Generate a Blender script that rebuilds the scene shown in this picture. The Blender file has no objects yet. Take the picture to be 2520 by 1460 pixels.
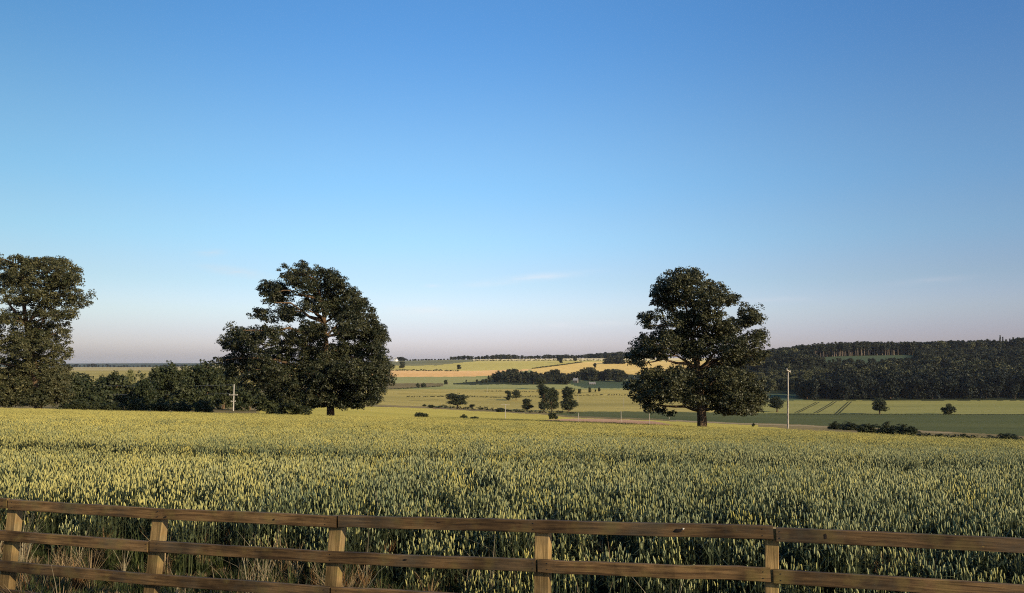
import bpy, math, random
import numpy as np
from mathutils import Vector, Matrix

SC = bpy.context.scene
COL = SC.collection
R = math.radians
RNG = np.random.default_rng(7)

# ------------------------------------------------------------------ camera
F, CX, CY, HZ = 1978.0, 1260.0, 730.0, 897.0      # in the photo's 2520 px wide view
PITCH = math.atan((HZ - CY) / F)
EYE = 2.6                                          # height of the lens
cam_d = bpy.data.cameras.new('camera'); cam = bpy.data.objects.new('camera', cam_d)
COL.objects.link(cam); SC.camera = cam
cam_d.sensor_width = 36.0; cam_d.lens = 36.0 * F / 2520.0
cam_d.clip_start = 0.1; cam_d.clip_end = 60000
cam.location = (0, 0, EYE); cam.rotation_euler = (R(90) + PITCH, 0, 0)

# ------------------------------------------------------------------ sky and sun
SUN_EL, SUN_AZ = 21.0, 129.0                       # azimuth clockwise from the view direction
world = bpy.data.worlds.new("World"); SC.world = world; world.use_nodes = True
nt = world.node_tree
for n in list(nt.nodes): nt.nodes.remove(n)
def N(nt, t, **kw):
    n = nt.nodes.new(t)
    for k, v in kw.items(): setattr(n, k, v)
    return n
def ramp(nt, stops, interp='LINEAR'):
    r = N(nt, 'ShaderNodeValToRGB'); cr = r.color_ramp; cr.interpolation = interp
    while len(cr.elements) < len(stops): cr.elements.new(0.5)
    for e, (p, c) in zip(cr.elements, stops):
        e.position = p; e.color = (*c, 1) if len(c) == 3 else c
    return r
wo = N(nt, 'ShaderNodeOutputWorld'); bg = N(nt, 'ShaderNodeBackground')
sky = N(nt, 'ShaderNodeTexSky', sky_type='NISHITA')
sky.sun_disc = False; sky.sun_elevation = R(SUN_EL); sky.sun_rotation = R(SUN_AZ)
sky.air_density = 1.0; sky.dust_density = 1.0; sky.ozone_density = 6.0
tc = N(nt, 'ShaderNodeTexCoord'); sx = N(nt, 'ShaderNodeSeparateXYZ')
nt.links.new(tc.outputs['Generated'], sx.inputs[0])
# the clear evening air: redder low down, bluer overhead (half values, doubled below)
rp = ramp(nt, [(0.0, (.565, .43, .465)), (0.03, (.65, .482, .505)), (0.07, (.715, .535, .485)), (0.105, (.66, .525, .455)), (0.16, (.62, .56, .475)),
               (0.225, (.56, .57, .50)), (0.42, (.38, .51, .53)), (1.0, (.36, .48, .52))], 'EASE')
nt.links.new(sx.outputs['Z'], rp.inputs[0])
mul = N(nt, 'ShaderNodeVectorMath', operation='MULTIPLY'); sc2 = N(nt, 'ShaderNodeVectorMath', operation='SCALE')
sc2.inputs['Scale'].default_value = 2.0
nt.links.new(sky.outputs[0], mul.inputs[0]); nt.links.new(rp.outputs[0], mul.inputs[1]); nt.links.new(mul.outputs[0], sc2.inputs[0])
# thin wisps of high cloud, each a soft streak at its own bearing and height
dv = N(nt, 'ShaderNodeVectorMath', operation='DIVIDE'); cy = N(nt, 'ShaderNodeCombineXYZ'); cy.inputs[0].default_value = 1e9
for k in range(3): nt.links.new(sx.outputs['Y'], cy.inputs[k])
nt.links.new(tc.outputs['Generated'], dv.inputs[0]); nt.links.new(cy.outputs[0], dv.inputs[1])
nz = N(nt, 'ShaderNodeTexNoise'); nz.inputs['Scale'].default_value = 14; nz.inputs['Detail'].default_value = 6; nz.inputs['Roughness'].default_value = .6
mp = N(nt, 'ShaderNodeMapping'); mp.inputs['Scale'].default_value = (1.0, 1, 5.0); nt.links.new(dv.outputs[0], mp.inputs[0]); nt.links.new(mp.outputs[0], nz.inputs['Vector'])
wr = ramp(nt, [(0.34, (0, 0, 0)), (0.72, (1, 1, 1))]); nt.links.new(nz.outputs['Fac'], wr.inputs[0])
acc = None
for px, row, L, th, ang, st in [(1290, 686, 260, 18, 6, .75), (575, 668, 130, 19, -9, 1.0), (508, 622, 70, 16, 2, .9), (1050, 768, 200, 24, -3, .8), (1420, 800, 260, 15, 2, .7), (1062, 703, 40, 8, 0, .6), (1900, 740, 260, 14, 3, .3), (2300, 690, 200, 16, 5, .25)]:
    m = N(nt, 'ShaderNodeMapping', vector_type='TEXTURE'); m.inputs['Location'].default_value = ((px - CX) / F, 1, (HZ - row) / F)
    m.inputs['Rotation'].default_value = (0, -R(ang), 0); m.inputs['Scale'].default_value = (L / F, 1, th / F)
    g = N(nt, 'ShaderNodeTexGradient', gradient_type='QUADRATIC_SPHERE'); nt.links.new(dv.outputs[0], m.inputs[0]); nt.links.new(m.outputs[0], g.inputs[0])
    q = N(nt, 'ShaderNodeMath', operation='MULTIPLY_ADD'); q.inputs[1].default_value = st; q.inputs[2].default_value = 0
    nt.links.new(g.outputs['Fac'], q.inputs[0])
    if acc is not None: nt.links.new(acc, q.inputs[2])
    acc = q.outputs[0]
wm = N(nt, 'ShaderNodeMath', operation='MULTIPLY'); nt.links.new(acc, wm.inputs[0]); nt.links.new(wr.outputs[0], wm.inputs[1])
mx = N(nt, 'ShaderNodeMix', data_type='RGBA'); mx.inputs[7].default_value = (4.6, 4.4, 4.5, 1)
nt.links.new(wm.outputs[0], mx.inputs[0]); nt.links.new(sc2.outputs[0], mx.inputs[6])
# lens vignetting painted into the sky colour, dimmer towards either side
ma = N(nt, 'ShaderNodeMath', operation='MULTIPLY_ADD'); ma.inputs[1].default_value = .5; ma.inputs[2].default_value = .5
nt.links.new(sx.outputs['X'], ma.inputs[0])
az = ramp(nt, [(0.10, (.62, .61, .55)), (0.235, (.65, .65, .59)), (0.37, (.855, .87, .865)), (0.5, (1, 1, 1)), (0.63, (.90, .91, .93)), (0.765, (.65, .65, .71)), (0.9, (.56, .56, .62))], 'B_SPLINE')
nt.links.new(ma.outputs[0], az.inputs[0])
m4 = N(nt, 'ShaderNodeVectorMath', operation='MULTIPLY')
nt.links.new(mx.outputs[2], m4.inputs[0]); nt.links.new(az.outputs[0], m4.inputs[1])
nt.links.new(m4.outputs[0], bg.inputs[0]); bg.inputs[1].default_value = 0.15
nt.links.new(bg.outputs[0], wo.inputs[0])

sun_d = bpy.data.lights.new('sun', 'SUN'); sun = bpy.data.objects.new('sun', sun_d); COL.objects.link(sun)
sun_d.energy = 5.0; sun_d.angle = R(0.5); sun_d.color = (1.0, 0.83, 0.58)
S = Vector((math.cos(R(SUN_EL)) * math.sin(R(SUN_AZ)), math.cos(R(SUN_EL)) * math.cos(R(SUN_AZ)), math.sin(R(SUN_EL))))
sun.rotation_euler = S.to_track_quat('Z', 'Y').to_euler()
sun.location = (40, -30, 40)

vs = SC.view_settings
vs.view_transform = 'Standard'; vs.look = 'None'; vs.gamma = 1.0; vs.use_curve_mapping = False
vs.exposure = 0.5
SC.cycles.max_bounces = 6; SC.cycles.diffuse_bounces = 3; SC.cycles.transparent_max_bounces = 8
SC.cycles.use_denoising = False; SC.cycles.pixel_filter_type = 'BLACKMAN_HARRIS'; SC.cycles.filter_width = 1.1
SC.cycles.denoiser = 'OPENIMAGEDENOISE'

# ------------------------------------------------------------------ helpers
def at(px, py, Y):
    """world point on the line through photo pixel (px, py) at depth Y"""
    r, u = px - CX, CY - py
    fw = F * math.cos(PITCH) - u * math.sin(PITCH); up = F * math.sin(PITCH) + u * math.cos(PITCH)
    return Vector((r / fw * Y, Y, EYE + up / fw * Y))

def tag(o, label=None, cat=None, group=None, kind=None):
    if label: o['label'] = label
    if cat: o['category'] = cat
    if group: o['group'] = group
    if kind: o['kind'] = kind
    return o

def mesh_np(name, V, Q, mats, mi=None, tone=None, smooth=False):
    V = np.asarray(V, np.float32); Q = np.asarray(Q, np.int32)
    me = bpy.data.meshes.new(name)
    me.vertices.add(len(V)); me.vertices.foreach_set('co', V.ravel())
    k = Q.shape[1]
    me.loops.add(len(Q) * k); me.loops.foreach_set('vertex_index', Q.ravel())
    me.polygons.add(len(Q)); me.polygons.foreach_set('loop_start', np.arange(0, len(Q) * k, k, dtype=np.int32))
    for m in (mats if isinstance(mats, (list, tuple)) else [mats]): me.materials.append(m)
    if mi is not None: me.polygons.foreach_set('material_index', np.asarray(mi, np.int32))
    me.polygons.foreach_set('use_smooth', np.full(len(Q), bool(smooth)))
    if tone is not None:
        a = me.attributes.new('tone', 'FLOAT', 'POINT'); a.data.foreach_set('value', np.asarray(tone, np.float32))
    me.update(calc_edges=True); me.validate()
    return me

def link(name, me, parent=None, loc=None):
    o = bpy.data.objects.new(name, me); COL.objects.link(o)
    if parent is not None: o.parent = parent
    if loc is not None: o.location = loc
    return o

def empty(name, loc):
    o = bpy.data.objects.new(name, None); COL.objects.link(o); o.location = loc; o.empty_display_size = 0.3
    return o

class MB:
    """collects quads (verts, faces, tone, material index) for one mesh"""
    def __init__(s): s.V, s.Q, s.T, s.M, s.n = [], [], [], [], 0
    def add(s, V, Q, tone=0.5, m=0):
        V = np.asarray(V, float).reshape(-1, 3); Q = np.asarray(Q, int).reshape(-1, 4)
        s.V.append(V); s.Q.append(Q + s.n); s.n += len(V)
        s.T.append(np.broadcast_to(np.asarray(tone, float), (len(V),))); s.M.append(np.full(len(Q), m))
    def tube(s, P, rad, k=7, tone=0.5, m=0, cap=False):
        P = np.asarray(P, float); n = len(P); rad = np.broadcast_to(np.asarray(rad, float), (n,))
        T = np.gradient(P, axis=0); T /= np.linalg.norm(T, axis=1)[:, None] + 1e-9
        ref = np.array([0.31, 0.9, 0.1]); U = np.cross(T, ref); U /= np.linalg.norm(U, axis=1)[:, None] + 1e-9
        W = np.cross(T, U); a = np.arange(k) * 2 * np.pi / k
        V = P[:, None] + rad[:, None, None] * (np.cos(a)[None, :, None] * U[:, None] + np.sin(a)[None, :, None] * W[:, None])
        i, j = np.meshgrid(np.arange(n - 1), np.arange(k), indexing='ij'); j2 = (j + 1) % k
        Q = np.stack([i * k + j, i * k + j2, (i + 1) * k + j2, (i + 1) * k + j], -1).reshape(-1, 4)
        V = V.reshape(-1, 3)
        if cap:
            b = len(V); V = np.vstack([V, P[-1]])
            e = (n - 1) * k
            Q = np.vstack([Q, [[e + 2 * q, e + 2 * q + 1, e + (2 * q + 2) % k, b] for q in range(k // 2)]])
        s.add(V, Q, tone, m)
    def box(s, c, h, M=None, tone=0.5, m=0):
        V = np.array([[x, y, z] for x in (-1, 1) for y in (-1, 1) for z in (-1, 1)], float) * np.asarray(h)
        if M is not None: V = V @ np.asarray(M).T
        s.add(V + np.asarray(c), [[0, 1, 3, 2], [4, 6, 7, 5], [0, 4, 5, 1], [2, 3, 7, 6], [0, 2, 6, 4], [1, 5, 7, 3]], tone, m)
    def mesh(s, name, mats, smooth=False):
        return mesh_np(name, np.vstack(s.V), np.vstack(s.Q), mats, np.concatenate(s.M), np.concatenate(s.T), smooth)

def new_mat(name):
    m = bpy.data.materials.new(name); m.use_nodes = True
    n = m.node_tree; b = n.nodes['Principled BSDF']; b.inputs['Roughness'].default_value = 0.8
    b.inputs['Specular IOR Level'].default_value = 0.2
    return m, n, b

def leaf_mat(name, c1, c2, trans=0.25, rough=0.6, noise=None):
    """foliage: colour varies leaf by leaf between c1 and c2, some light passes through"""
    m, n, b = new_mat(name)
    a = N(n, 'ShaderNodeAttribute', attribute_name='tone'); oi = N(n, 'ShaderNodeObjectInfo')
    ad = N(n, 'ShaderNodeMath', operation='MULTIPLY_ADD'); ad.inputs[1].default_value = 0.3; ad.inputs[2].default_value = -0.15
    n.links.new(oi.outputs['Random'], ad.inputs[0])
    sm = N(n, 'ShaderNodeMath', operation='ADD', use_clamp=True)
    n.links.new(a.outputs['Fac'], sm.inputs[0]); n.links.new(ad.outputs[0], sm.inputs[1])
    fac = sm.outputs[0]
    if noise:
        g = N(n, 'ShaderNodeNewGeometry'); t = N(n, 'ShaderNodeTexNoise'); t.inputs['Scale'].default_value = noise; t.inputs['Detail'].default_value = 3
        n.links.new(g.outputs['Position'], t.inputs['Vector'])
        q = N(n, 'ShaderNodeMapRange'); q.inputs[1].default_value = .35; q.inputs[2].default_value = .65; q.inputs[3].default_value = -.3; q.inputs[4].default_value = .3
        n.links.new(t.outputs['Fac'], q.inputs[0])
        s2 = N(n, 'ShaderNodeMath', operation='ADD', use_clamp=True); n.links.new(fac, s2.inputs[0]); n.links.new(q.outputs[0], s2.inputs[1]); fac = s2.outputs[0]
    mxc = N(n, 'ShaderNodeMix', data_type='RGBA'); mxc.inputs[6].default_value = (*c1, 1); mxc.inputs[7].default_value = (*c2, 1)
    n.links.new(fac, mxc.inputs[0]); n.links.new(mxc.outputs[2], b.inputs['Base Color'])
    b.inputs['Roughness'].default_value = rough
    if trans > 0:
        tl = N(n, 'ShaderNodeBsdfTranslucent'); ms = N(n, 'ShaderNodeMixShader'); ms.inputs[0].default_value = trans
        n.links.new(mxc.outputs[2], tl.inputs['Color'])
        out = n.nodes['Material Output']
        n.links.new(b.outputs[0], ms.inputs[1]); n.links.new(tl.outputs[0], ms.inputs[2]); n.links.new(ms.outputs[0], out.inputs['Surface'])
    return m

def ground_mat(name, c1, c2, scale=0.05, c3=None, fine=2.0, stripes=None, bump=0.6):
    """field surface: broad patches, fine grain and, if given, drill rows at an angle"""
    m, n, b = new_mat(name)
    g = N(n, 'ShaderNodeNewGeometry')
    t = N(n, 'ShaderNodeTexNoise'); t.inputs['Scale'].default_value = scale; t.inputs['Detail'].default_value = 5; t.inputs['Roughness'].default_value = .6
    mpp = N(n, 'ShaderNodeMapping'); mpp.inputs['Scale'].default_value = (0.22, 1, 1)
    n.links.new(g.outputs['Position'], mpp.inputs[0]); n.links.new(mpp.outputs[0], t.inputs['Vector'])
    rr = ramp(n, [(0.32, c1), (0.68, c2)]); n.links.new(t.outputs['Fac'], rr.inputs[0])
    colr = rr.outputs[0]
    t2 = N(n, 'ShaderNodeTexNoise'); t2.inputs['Scale'].default_value = fine; t2.inputs['Detail'].default_value = 6; t2.inputs['Roughness'].default_value = .7
    n.links.new(g.outputs['Position'], t2.inputs['Vector'])
    r2 = ramp(n, [(0.3, (.72, .72, .72)), (0.7, (1.2, 1.2, 1.2))]); n.links.new(t2.outputs['Fac'], r2.inputs[0])
    mm = N(n, 'ShaderNodeMix', data_type='RGBA', blend_type='MULTIPLY'); mm.inputs[0].default_value = 1
    n.links.new(colr, mm.inputs[6]); n.links.new(r2.outputs[0], mm.inputs[7]); colr = mm.outputs[2]
    if stripes:
        ang, wid, dark = stripes
        mp2 = N(n, 'ShaderNodeMapping'); mp2.inputs['Rotation'].default_value = (0, 0, R(ang)); n.links.new(g.outputs['Position'], mp2.inputs[0])
        wv = N(n, 'ShaderNodeTexWave'); wv.inputs['Scale'].default_value = 6.283 / 20 / wid * 1.0; wv.inputs['Distortion'].default_value = 1.5; wv.inputs['Detail'].default_value = 2
        wv.inputs['Detail Scale'].default_value = .6
        n.links.new(mp2.outputs[0], wv.inputs['Vector'])
        r3 = ramp(n, [(0.0, (dark,) * 3), (0.35, (1, 1, 1))]); n.links.new(wv.outputs['Fac'], r3.inputs[0])
        m3 = N(n, 'ShaderNodeMix', data_type='RGBA', blend_type='MULTIPLY'); m3.inputs[0].default_value = 1
        n.links.new(colr, m3.inputs[6]); n.links.new(r3.outputs[0], m3.inputs[7]); colr = m3.outputs[2]
    n.links.new(colr, b.inputs['Base Color']); b.inputs['Roughness'].default_value = .95; b.inputs['Specular IOR Level'].default_value = .05
    bp = N(n, 'ShaderNodeBump'); bp.inputs['Strength'].default_value = bump; bp.inputs['Distance'].default_value = .25
    n.links.new(t2.outputs['Fac'], bp.inputs['Height']); n.links.new(bp.outputs[0], b.inputs['Normal'])
    return m

# ------------------------------------------------------------------ terrain
KY = np.array([130, 200, 300, 400, 550, 700, 800, 900, 1150, 1350, 1500, 2000, 2500, 3500, 5500, 7500, 16000], float)
TAB = {
    -1500: [1010, 1000, 990, 980, 965, 950, 944, 938, 926, 920, 916, 912, 908, 905, 903, 895.5, 895.5],
    0:     [1010, 1000, 990, 980, 965, 950, 944, 938, 926, 920, 916, 912, 908, 905, 903, 895.5, 895.5],
    400:   [1012, 1002, 992, 982, 966, 951, 945, 938, 926, 920, 916, 911, 907, 905, 903, 894.0, 895.5],
    800:   [1024, 1014, 1006, 998, 985, 972, 963, 955, 938, 926, 918, 902, 893, 893, 894, 894, 895.5],
    1100:  [1034, 1029, 1024, 1016, 1006, 990, 976, 962, 940, 927, 918, 893, 885, 890, 893, 894, 895.5],
    1400:  [1044, 1040, 1034, 1027, 1012, 995, 980, 966, 945, 930, 918, 890, 882, 889, 893, 894, 895.5],
    1700:  [1056, 1050, 1040, 1030, 1014, 995, 981, 968, 948, 930, 915, 889, 881, 888, 893, 894, 895.5],
    2000:  [1067, 1062, 1052, 1040, 1018, 997, 982, 960, 905, 877, 876, 879, 884, 888, 893, 894, 895.5],
    2300:  [1082, 1072, 1058, 1044, 1018, 997, 981, 958, 900, 872, 870, 875, 882, 888, 893, 894, 895.5],
    2700:  [1100, 1086, 1064, 1046, 1018, 997, 980, 956, 896, 868, 866, 872, 880, 888, 893, 894, 895.5],
    4200:  [1110, 1090, 1066, 1046, 1018, 997, 980, 956, 896, 868, 866, 872, 880, 888, 893, 894, 895.5],
}
GP = np.arange(-1600, 4301, 20.0); GL = np.linspace(math.log(130), math.log(16000), 481)
_cols = np.array(sorted(TAB)); _t = np.array([TAB[c] for c in _cols], float)
_a = np.array([np.interp(GL, np.log(KY), r) for r in _t])
GRID = np.array([np.interp(GP, _cols, _a[:, j]) for j in range(len(GL))]).T
def _box(a, k, ax):
    ker = np.ones(2 * k + 1) / (2 * k + 1)
    pad = [(k, k) if i == ax else (0, 0) for i in range(2)]
    return np.apply_along_axis(lambda v: np.convolve(v, ker, 'valid'), ax, np.pad(a, pad, mode='edge'))
for _ in range(2): GRID = _box(GRID, 3, 0); GRID = _box(GRID, 3, 1)

EDGE_PX = [-400, 0, 300, 580, 810, 1000, 1345, 1600, 1727, 1930, 2200, 2520, 2900]
EDGE_Y = [115, 115, 115, 114, 109, 112, 108, 97, 90, 86, 70, 60, 52]
def edge_y(px): return np.interp(px, EDGE_PX, EDGE_Y)
def fence_y(x): return 6.583 - 0.308 * x
def smooth(t): t = np.clip(t, 0, 1); return t * t * (3 - 2 * t)
def vnoise(x, y, s, seed):
    r = np.random.default_rng(seed).random((64, 64)); x = x / s; y = y / s
    i = np.floor(x).astype(int); j = np.floor(y).astype(int); fx = smooth(x - i); fy = smooth(y - j)
    g = lambda a, b: r[a % 64, b % 64]
    return (g(i, j) * (1 - fx) + g(i + 1, j) * fx) * (1 - fy) + (g(i, j + 1) * (1 - fx) + g(i + 1, j + 1) * fx) * fy
def px_of(x, y): return CX + F * x / np.maximum(y, 3.0)

def table_row(px, y):
    i = np.clip((px - GP[0]) / 20.0, 0, len(GP) - 1.001); j = np.clip((np.log(np.maximum(y, 131)) - GL[0]) / (GL[1] - GL[0]), 0, len(GL) - 1.001)
    i0 = i.astype(int); j0 = j.astype(int); fi = i - i0; fj = j - j0
    return (GRID[i0, j0] * (1 - fi) * (1 - fj) + GRID[i0 + 1, j0] * fi * (1 - fj) + GRID[i0, j0 + 1] * (1 - fi) * fj + GRID[i0 + 1, j0 + 1] * fi * fj)

def drop(x, y):
    """metres below the lens of the ground at (x, y)"""
    x = np.atleast_1d(np.asarray(x, float)); y = np.atleast_1d(np.asarray(y, float))
    px = px_of(x, y)
    fld = 2.25 + 0.0594 * (np.maximum(y, 5) - 9) + np.where(x < 0, 0.0206, 0.030) * x * smooth((y - 6) / 30)
    tab = (table_row(px, y) - HZ) / F * np.maximum(y, 131)
    ye = edge_y(px); t = smooth((y - ye) / np.maximum(131 - ye, 1))
    d = fld * (1 - t) + tab * t
    q = y - fence_y(x)                              # verge, fence line and shallow ditch
    near = np.interp(q, [-9, -3.2, -1.0, -0.2, 0.6, 1.3, 2.4], [1.5, 1.6, 2.45, 2.5, 2.55, 2.6, 2.32])
    w = smooth((q - 1.4) / 1.6) ; d = np.where(q < 3.0, near * (1 - w) + d * w, d)
    return d
def ground(x, y): return EYE - drop(x, y)
def ground1(x, y): return float(ground(x, y)[0])

_YS = np.exp(np.linspace(math.log(60), math.log(9000), 3000))
def depth_of(px, row):
    """depth at which the ground beyond the crop shows at photo row `row` in column px"""
    ys = _YS[_YS > edge_y(px) + 25]; xs = (px - CX) / F * ys
    rows = HZ + F * drop(xs, ys) / ys
    ok = np.nonzero(rows <= row)[0]
    return float(ys[ok[0]]) if len(ok) else float(ys[-1])
def spot(px, row=None, Y=None):
    if Y is None: Y = depth_of(px, row)
    x = (px - CX) / F * Y
    return Vector((x, Y, ground1(x, Y)))

def I(px, pts): return np.interp(px, [p[0] for p in pts], [p[1] for p in pts])
C1 = [(900, 1000), (949, 1000), (1084, 1006), (1241, 1014), (1320, 1018), (1400, 1026), (1500, 1030), (1600, 1033), (1740, 1040), (1900, 1046), (2100, 1054), (2300, 1064), (2520, 1077)]
CDK = [(1300, 1018), (1420, 1012), (1600, 1012), (1900, 1016), (2520, 1018)]
S_TOP = [(900, 911), (960, 911.5), (1150, 913), (1260, 911), (1310, 907.5)]
S_BOT = [(900, 928), (1120, 927.5), (1200, 925), (1260, 921), (1310, 908)]
G_TOP = [(1305, 908), (1380, 899), (1430, 892), (1530, 889.5), (1700, 889), (1800, 893)]
H_TOP = [(900, 900), (1020, 901), (1071, 900), (1105, 897), (1165, 890), (1180, 888), (1550, 888)]
NAMES = ['verge', 'wheat_field_ground', 'barley_field', 'farm_track', 'pasture', 'shade_tinted_pasture', 'bare_soil', 'rough_grassland', 'meadow',
         'stubble_field', 'hay_field', 'ripe_field', 'straw_field', 'woodland_floor', 'yellow_pasture', 'far_hills', 'field_margin', 'dark_and_shaded_meadow', 'far_pasture', 'far_stubble']
ID = {n: i for i, n in enumerate(NAMES)}

def classify(x, y, row):
    px = px_of(x, y); n = len(px); row = row + np.where(y > 150, 1.3 * (vnoise(px, y * 0, 22, 15) - .5) + .8 * (vnoise(px, y * 0, 7, 16) - .5), 0); r = np.full(n, ID['pasture'])
    q = y - fence_y(x); ye = edge_y(px)
    c1 = I(px, C1); cdk = I(px, CDK)
    def put(m, k): r[m] = ID[k]
    cen = (px > 640) & (px < 1860)
    # left of the big tree
    L = px <= 640
    put(L, 'rough_grassland'); put(L & (y > 320), 'pasture'); put(L & (y > 1900) & (y < 4600), 'far_stubble'); put(L & (y >= 4600), 'far_hills')
    # valley floor, centre
    put(cen, 'pasture')
    put(cen & (row > c1), 'barley_field')
    put(cen & (row <= c1) & (row > c1 - 4.5), 'rough_grassland')
    put(cen & (row > I(px, [(1300, 1060), (1330, 1033), (1420, 1028.5), (1500, 1030), (1600, 1035), (1650, 1043), (1680, 1070)])), 'bare_soil')
    put(cen & (px > 1310) & (row < np.minimum(c1 - 4, I(px, [(1300, 1024), (1500, 1027), (1640, 1034), (1740, 1037), (1860, 1041)]))) & (row > cdk), 'shade_tinted_pasture')
    put(cen & (row < 958), 'meadow')
    put(cen & (px < 1090) & (row < 957 - (px - 960) * .05) & (row > 943), 'rough_grassland')
    put(cen & (px > 1115) & (px < 1400) & (row < 946.5) & (row > 944 - np.clip((px - 1115) * .1, 0, 14)), 'woodland_floor')  # floor of the valley wood, its dark colour also painting the shadow there
    put(cen & (px >= 1395) & (row < 955 - np.clip((1440 - px) * .25, 0, 20)) & (row > 937), 'dark_and_shaded_meadow')  # pasture in shade, the shade painted as a darker green
    put(cen & (row <= I(px, S_BOT)), 'stubble_field')
    put(cen & (row <= I(px, S_TOP)), 'hay_field')
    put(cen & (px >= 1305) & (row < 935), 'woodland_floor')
    put(cen & (px >= 1305) & (row < 922), 'ripe_field')
    put(cen & (px >= 1305) & (row < I(px, G_TOP)), 'hay_field')
    put(cen & (px < 1180) & (row < I(px, H_TOP) - .5), 'far_pasture')
    put(cen & (row < 887.7) & (px > 1160), 'straw_field')
    # right
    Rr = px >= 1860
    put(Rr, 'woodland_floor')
    put(Rr & (px > 1985) & (px < 2255) & (y > 1215) & (y < 1368), 'dark_and_shaded_meadow')  # open ride of dark green grass, same colour as the shaded meadow
    put(Rr & (row > 969) & (px < 1975), 'dark_and_shaded_meadow')  # shadowed meadow by the wood, its shade painted into the colour
    put(Rr & (row > 985), 'yellow_pasture')
    put(Rr & (row > cdk), 'shade_tinted_pasture')
    put(Rr & (row > c1 - 5), 'rough_grassland')
    put(Rr & (row > c1 - 3.6) & (row < c1 - 1.4) & (px < 2330), 'farm_track')
    put((px > 1640) & (px < 1860) & (row > c1 - 3.6) & (row < c1 - 1.2), 'farm_track')
    put(Rr & (row > c1 + 4 + np.clip((px - 1900) * .10, 0, 99)), 'barley_field')
    put((y > 4600), 'far_hills')
    m = y < ye + 14 - np.clip((px - 1700) / 80, 0, 10); put(m & (px > 620), 'field_margin'); put(m & (px <= 620), 'rough_grassland')
    put(y < ye + .6, 'wheat_field_ground')
    put(q < 2.6, 'verge')
    return r

MATS = {
    'verge': ground_mat('verge_soil', (.012, .009, .006), (.035, .026, .014), .8, fine=9),
    'wheat_field_ground': ground_mat('crop_soil', (.05, .045, .02), (.09, .075, .03), .3, fine=6),
    'barley_field': ground_mat('barley', (.42, .34, .065), (.52, .41, .085), .02, fine=1.6),
    'farm_track': ground_mat('track_dust', (.24, .18, .095), (.38, .28, .15), .05, fine=.8),
    'pasture': ground_mat('pasture_grass', (.27, .215, .058), (.46, .35, .10), .016, fine=.5, bump=.4),
    'shade_tinted_pasture': ground_mat('shade_tinted_grass', (.068, .078, .025), (.108, .110, .035), .014, fine=.4),  # pasture with the shade over it painted into a darker colour
    'bare_soil': ground_mat('bare_soil', (.40, .22, .12), (.52, .31, .17), .02, fine=.6),
    'rough_grassland': ground_mat('rough_grass', (.13, .10, .04), (.26, .19, .08), .03, fine=.5),
    'meadow': ground_mat('meadow_grass', (.24, .24, .08), (.33, .30, .11), .006, fine=.3),
    'stubble_field': ground_mat('stubble', (.74, .42, .15), (.82, .50, .20), .004, fine=.1),
    'hay_field': ground_mat('hay_grass', (.47, .38, .10), (.58, .46, .14), .003, fine=.1),
    'ripe_field': ground_mat('ripe_crop', (.66, .43, .12), (.76, .52, .17), .004, fine=.1),
    'straw_field': ground_mat('straw', (.72, .56, .28), (.80, .64, .34), .003, fine=.1),
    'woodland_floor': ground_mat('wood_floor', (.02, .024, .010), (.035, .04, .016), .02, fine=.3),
    'yellow_pasture': ground_mat('yellow_grass', (.19, .185, .052), (.29, .255, .075), .014, fine=.4),
    'far_hills': ground_mat('far_hill_wood', (.04, .052, .036), (.065, .08, .055), .0015, fine=.01),
    'field_margin': ground_mat('margin_grass', (.36, .29, .07), (.48, .38, .09), .08, fine=2.0),
    'dark_and_shaded_meadow': ground_mat('dark_and_shaded_grass', (.055, .075, .038), (.08, .10, .048), .01, fine=.4),  # grass with shade painted into its colour, no crop; the ride shares it
    'far_stubble': ground_mat('far_stubble', (.34, .26, .10), (.46, .36, .16), .003, fine=.05),
    'far_pasture': ground_mat('far_grass', (.17, .16, .08), (.25, .22, .10), .004, fine=.1),
}
def build_terrain():
    ys = np.concatenate([np.linspace(-14, 3, 10), np.arange(4, 16, .3), np.exp(np.linspace(math.log(16), math.log(130), 130))[1:],
                         np.exp(np.linspace(math.log(130), math.log(3600), 470))[1:], np.exp(np.linspace(math.log(3600), math.log(16000), 60))[1:]])
    us = (np.concatenate([np.arange(-1560, -100, 60), np.arange(-100, 2640, 8), np.arange(2640, 4260, 60)]) - CX) / F
    Yg, Ug = np.meshgrid(ys, us, indexing='ij')
    Xg = Ug * np.sqrt(Yg ** 2 + np.where(Yg < 130, 15.0 ** 2 * (1 - np.clip(Yg, 0, 130) / 130), 0))
    Z = ground(Xg.ravel(), Yg.ravel()); V = np.stack([Xg.ravel(), Yg.ravel(), Z], 1)
    nr, nc = Yg.shape
    i, j = np.meshgrid(np.arange(nr - 1), np.arange(nc - 1), indexing='ij')
    Q = np.stack([i * nc + j, i * nc + j + 1, (i + 1) * nc + j + 1, (i + 1) * nc + j], -1).reshape(-1, 4)
    C = V[Q].mean(1); row = HZ + F * (EYE - C[:, 2]) / np.maximum(C[:, 1], 3)
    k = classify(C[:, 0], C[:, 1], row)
    for name, idx in ID.items():
        q = Q[k == idx]
        if not len(q): continue
        used, inv = np.unique(q, return_inverse=True)
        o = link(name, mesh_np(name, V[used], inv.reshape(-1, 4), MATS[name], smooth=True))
        tag(o, kind='structure')
build_terrain()

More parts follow.
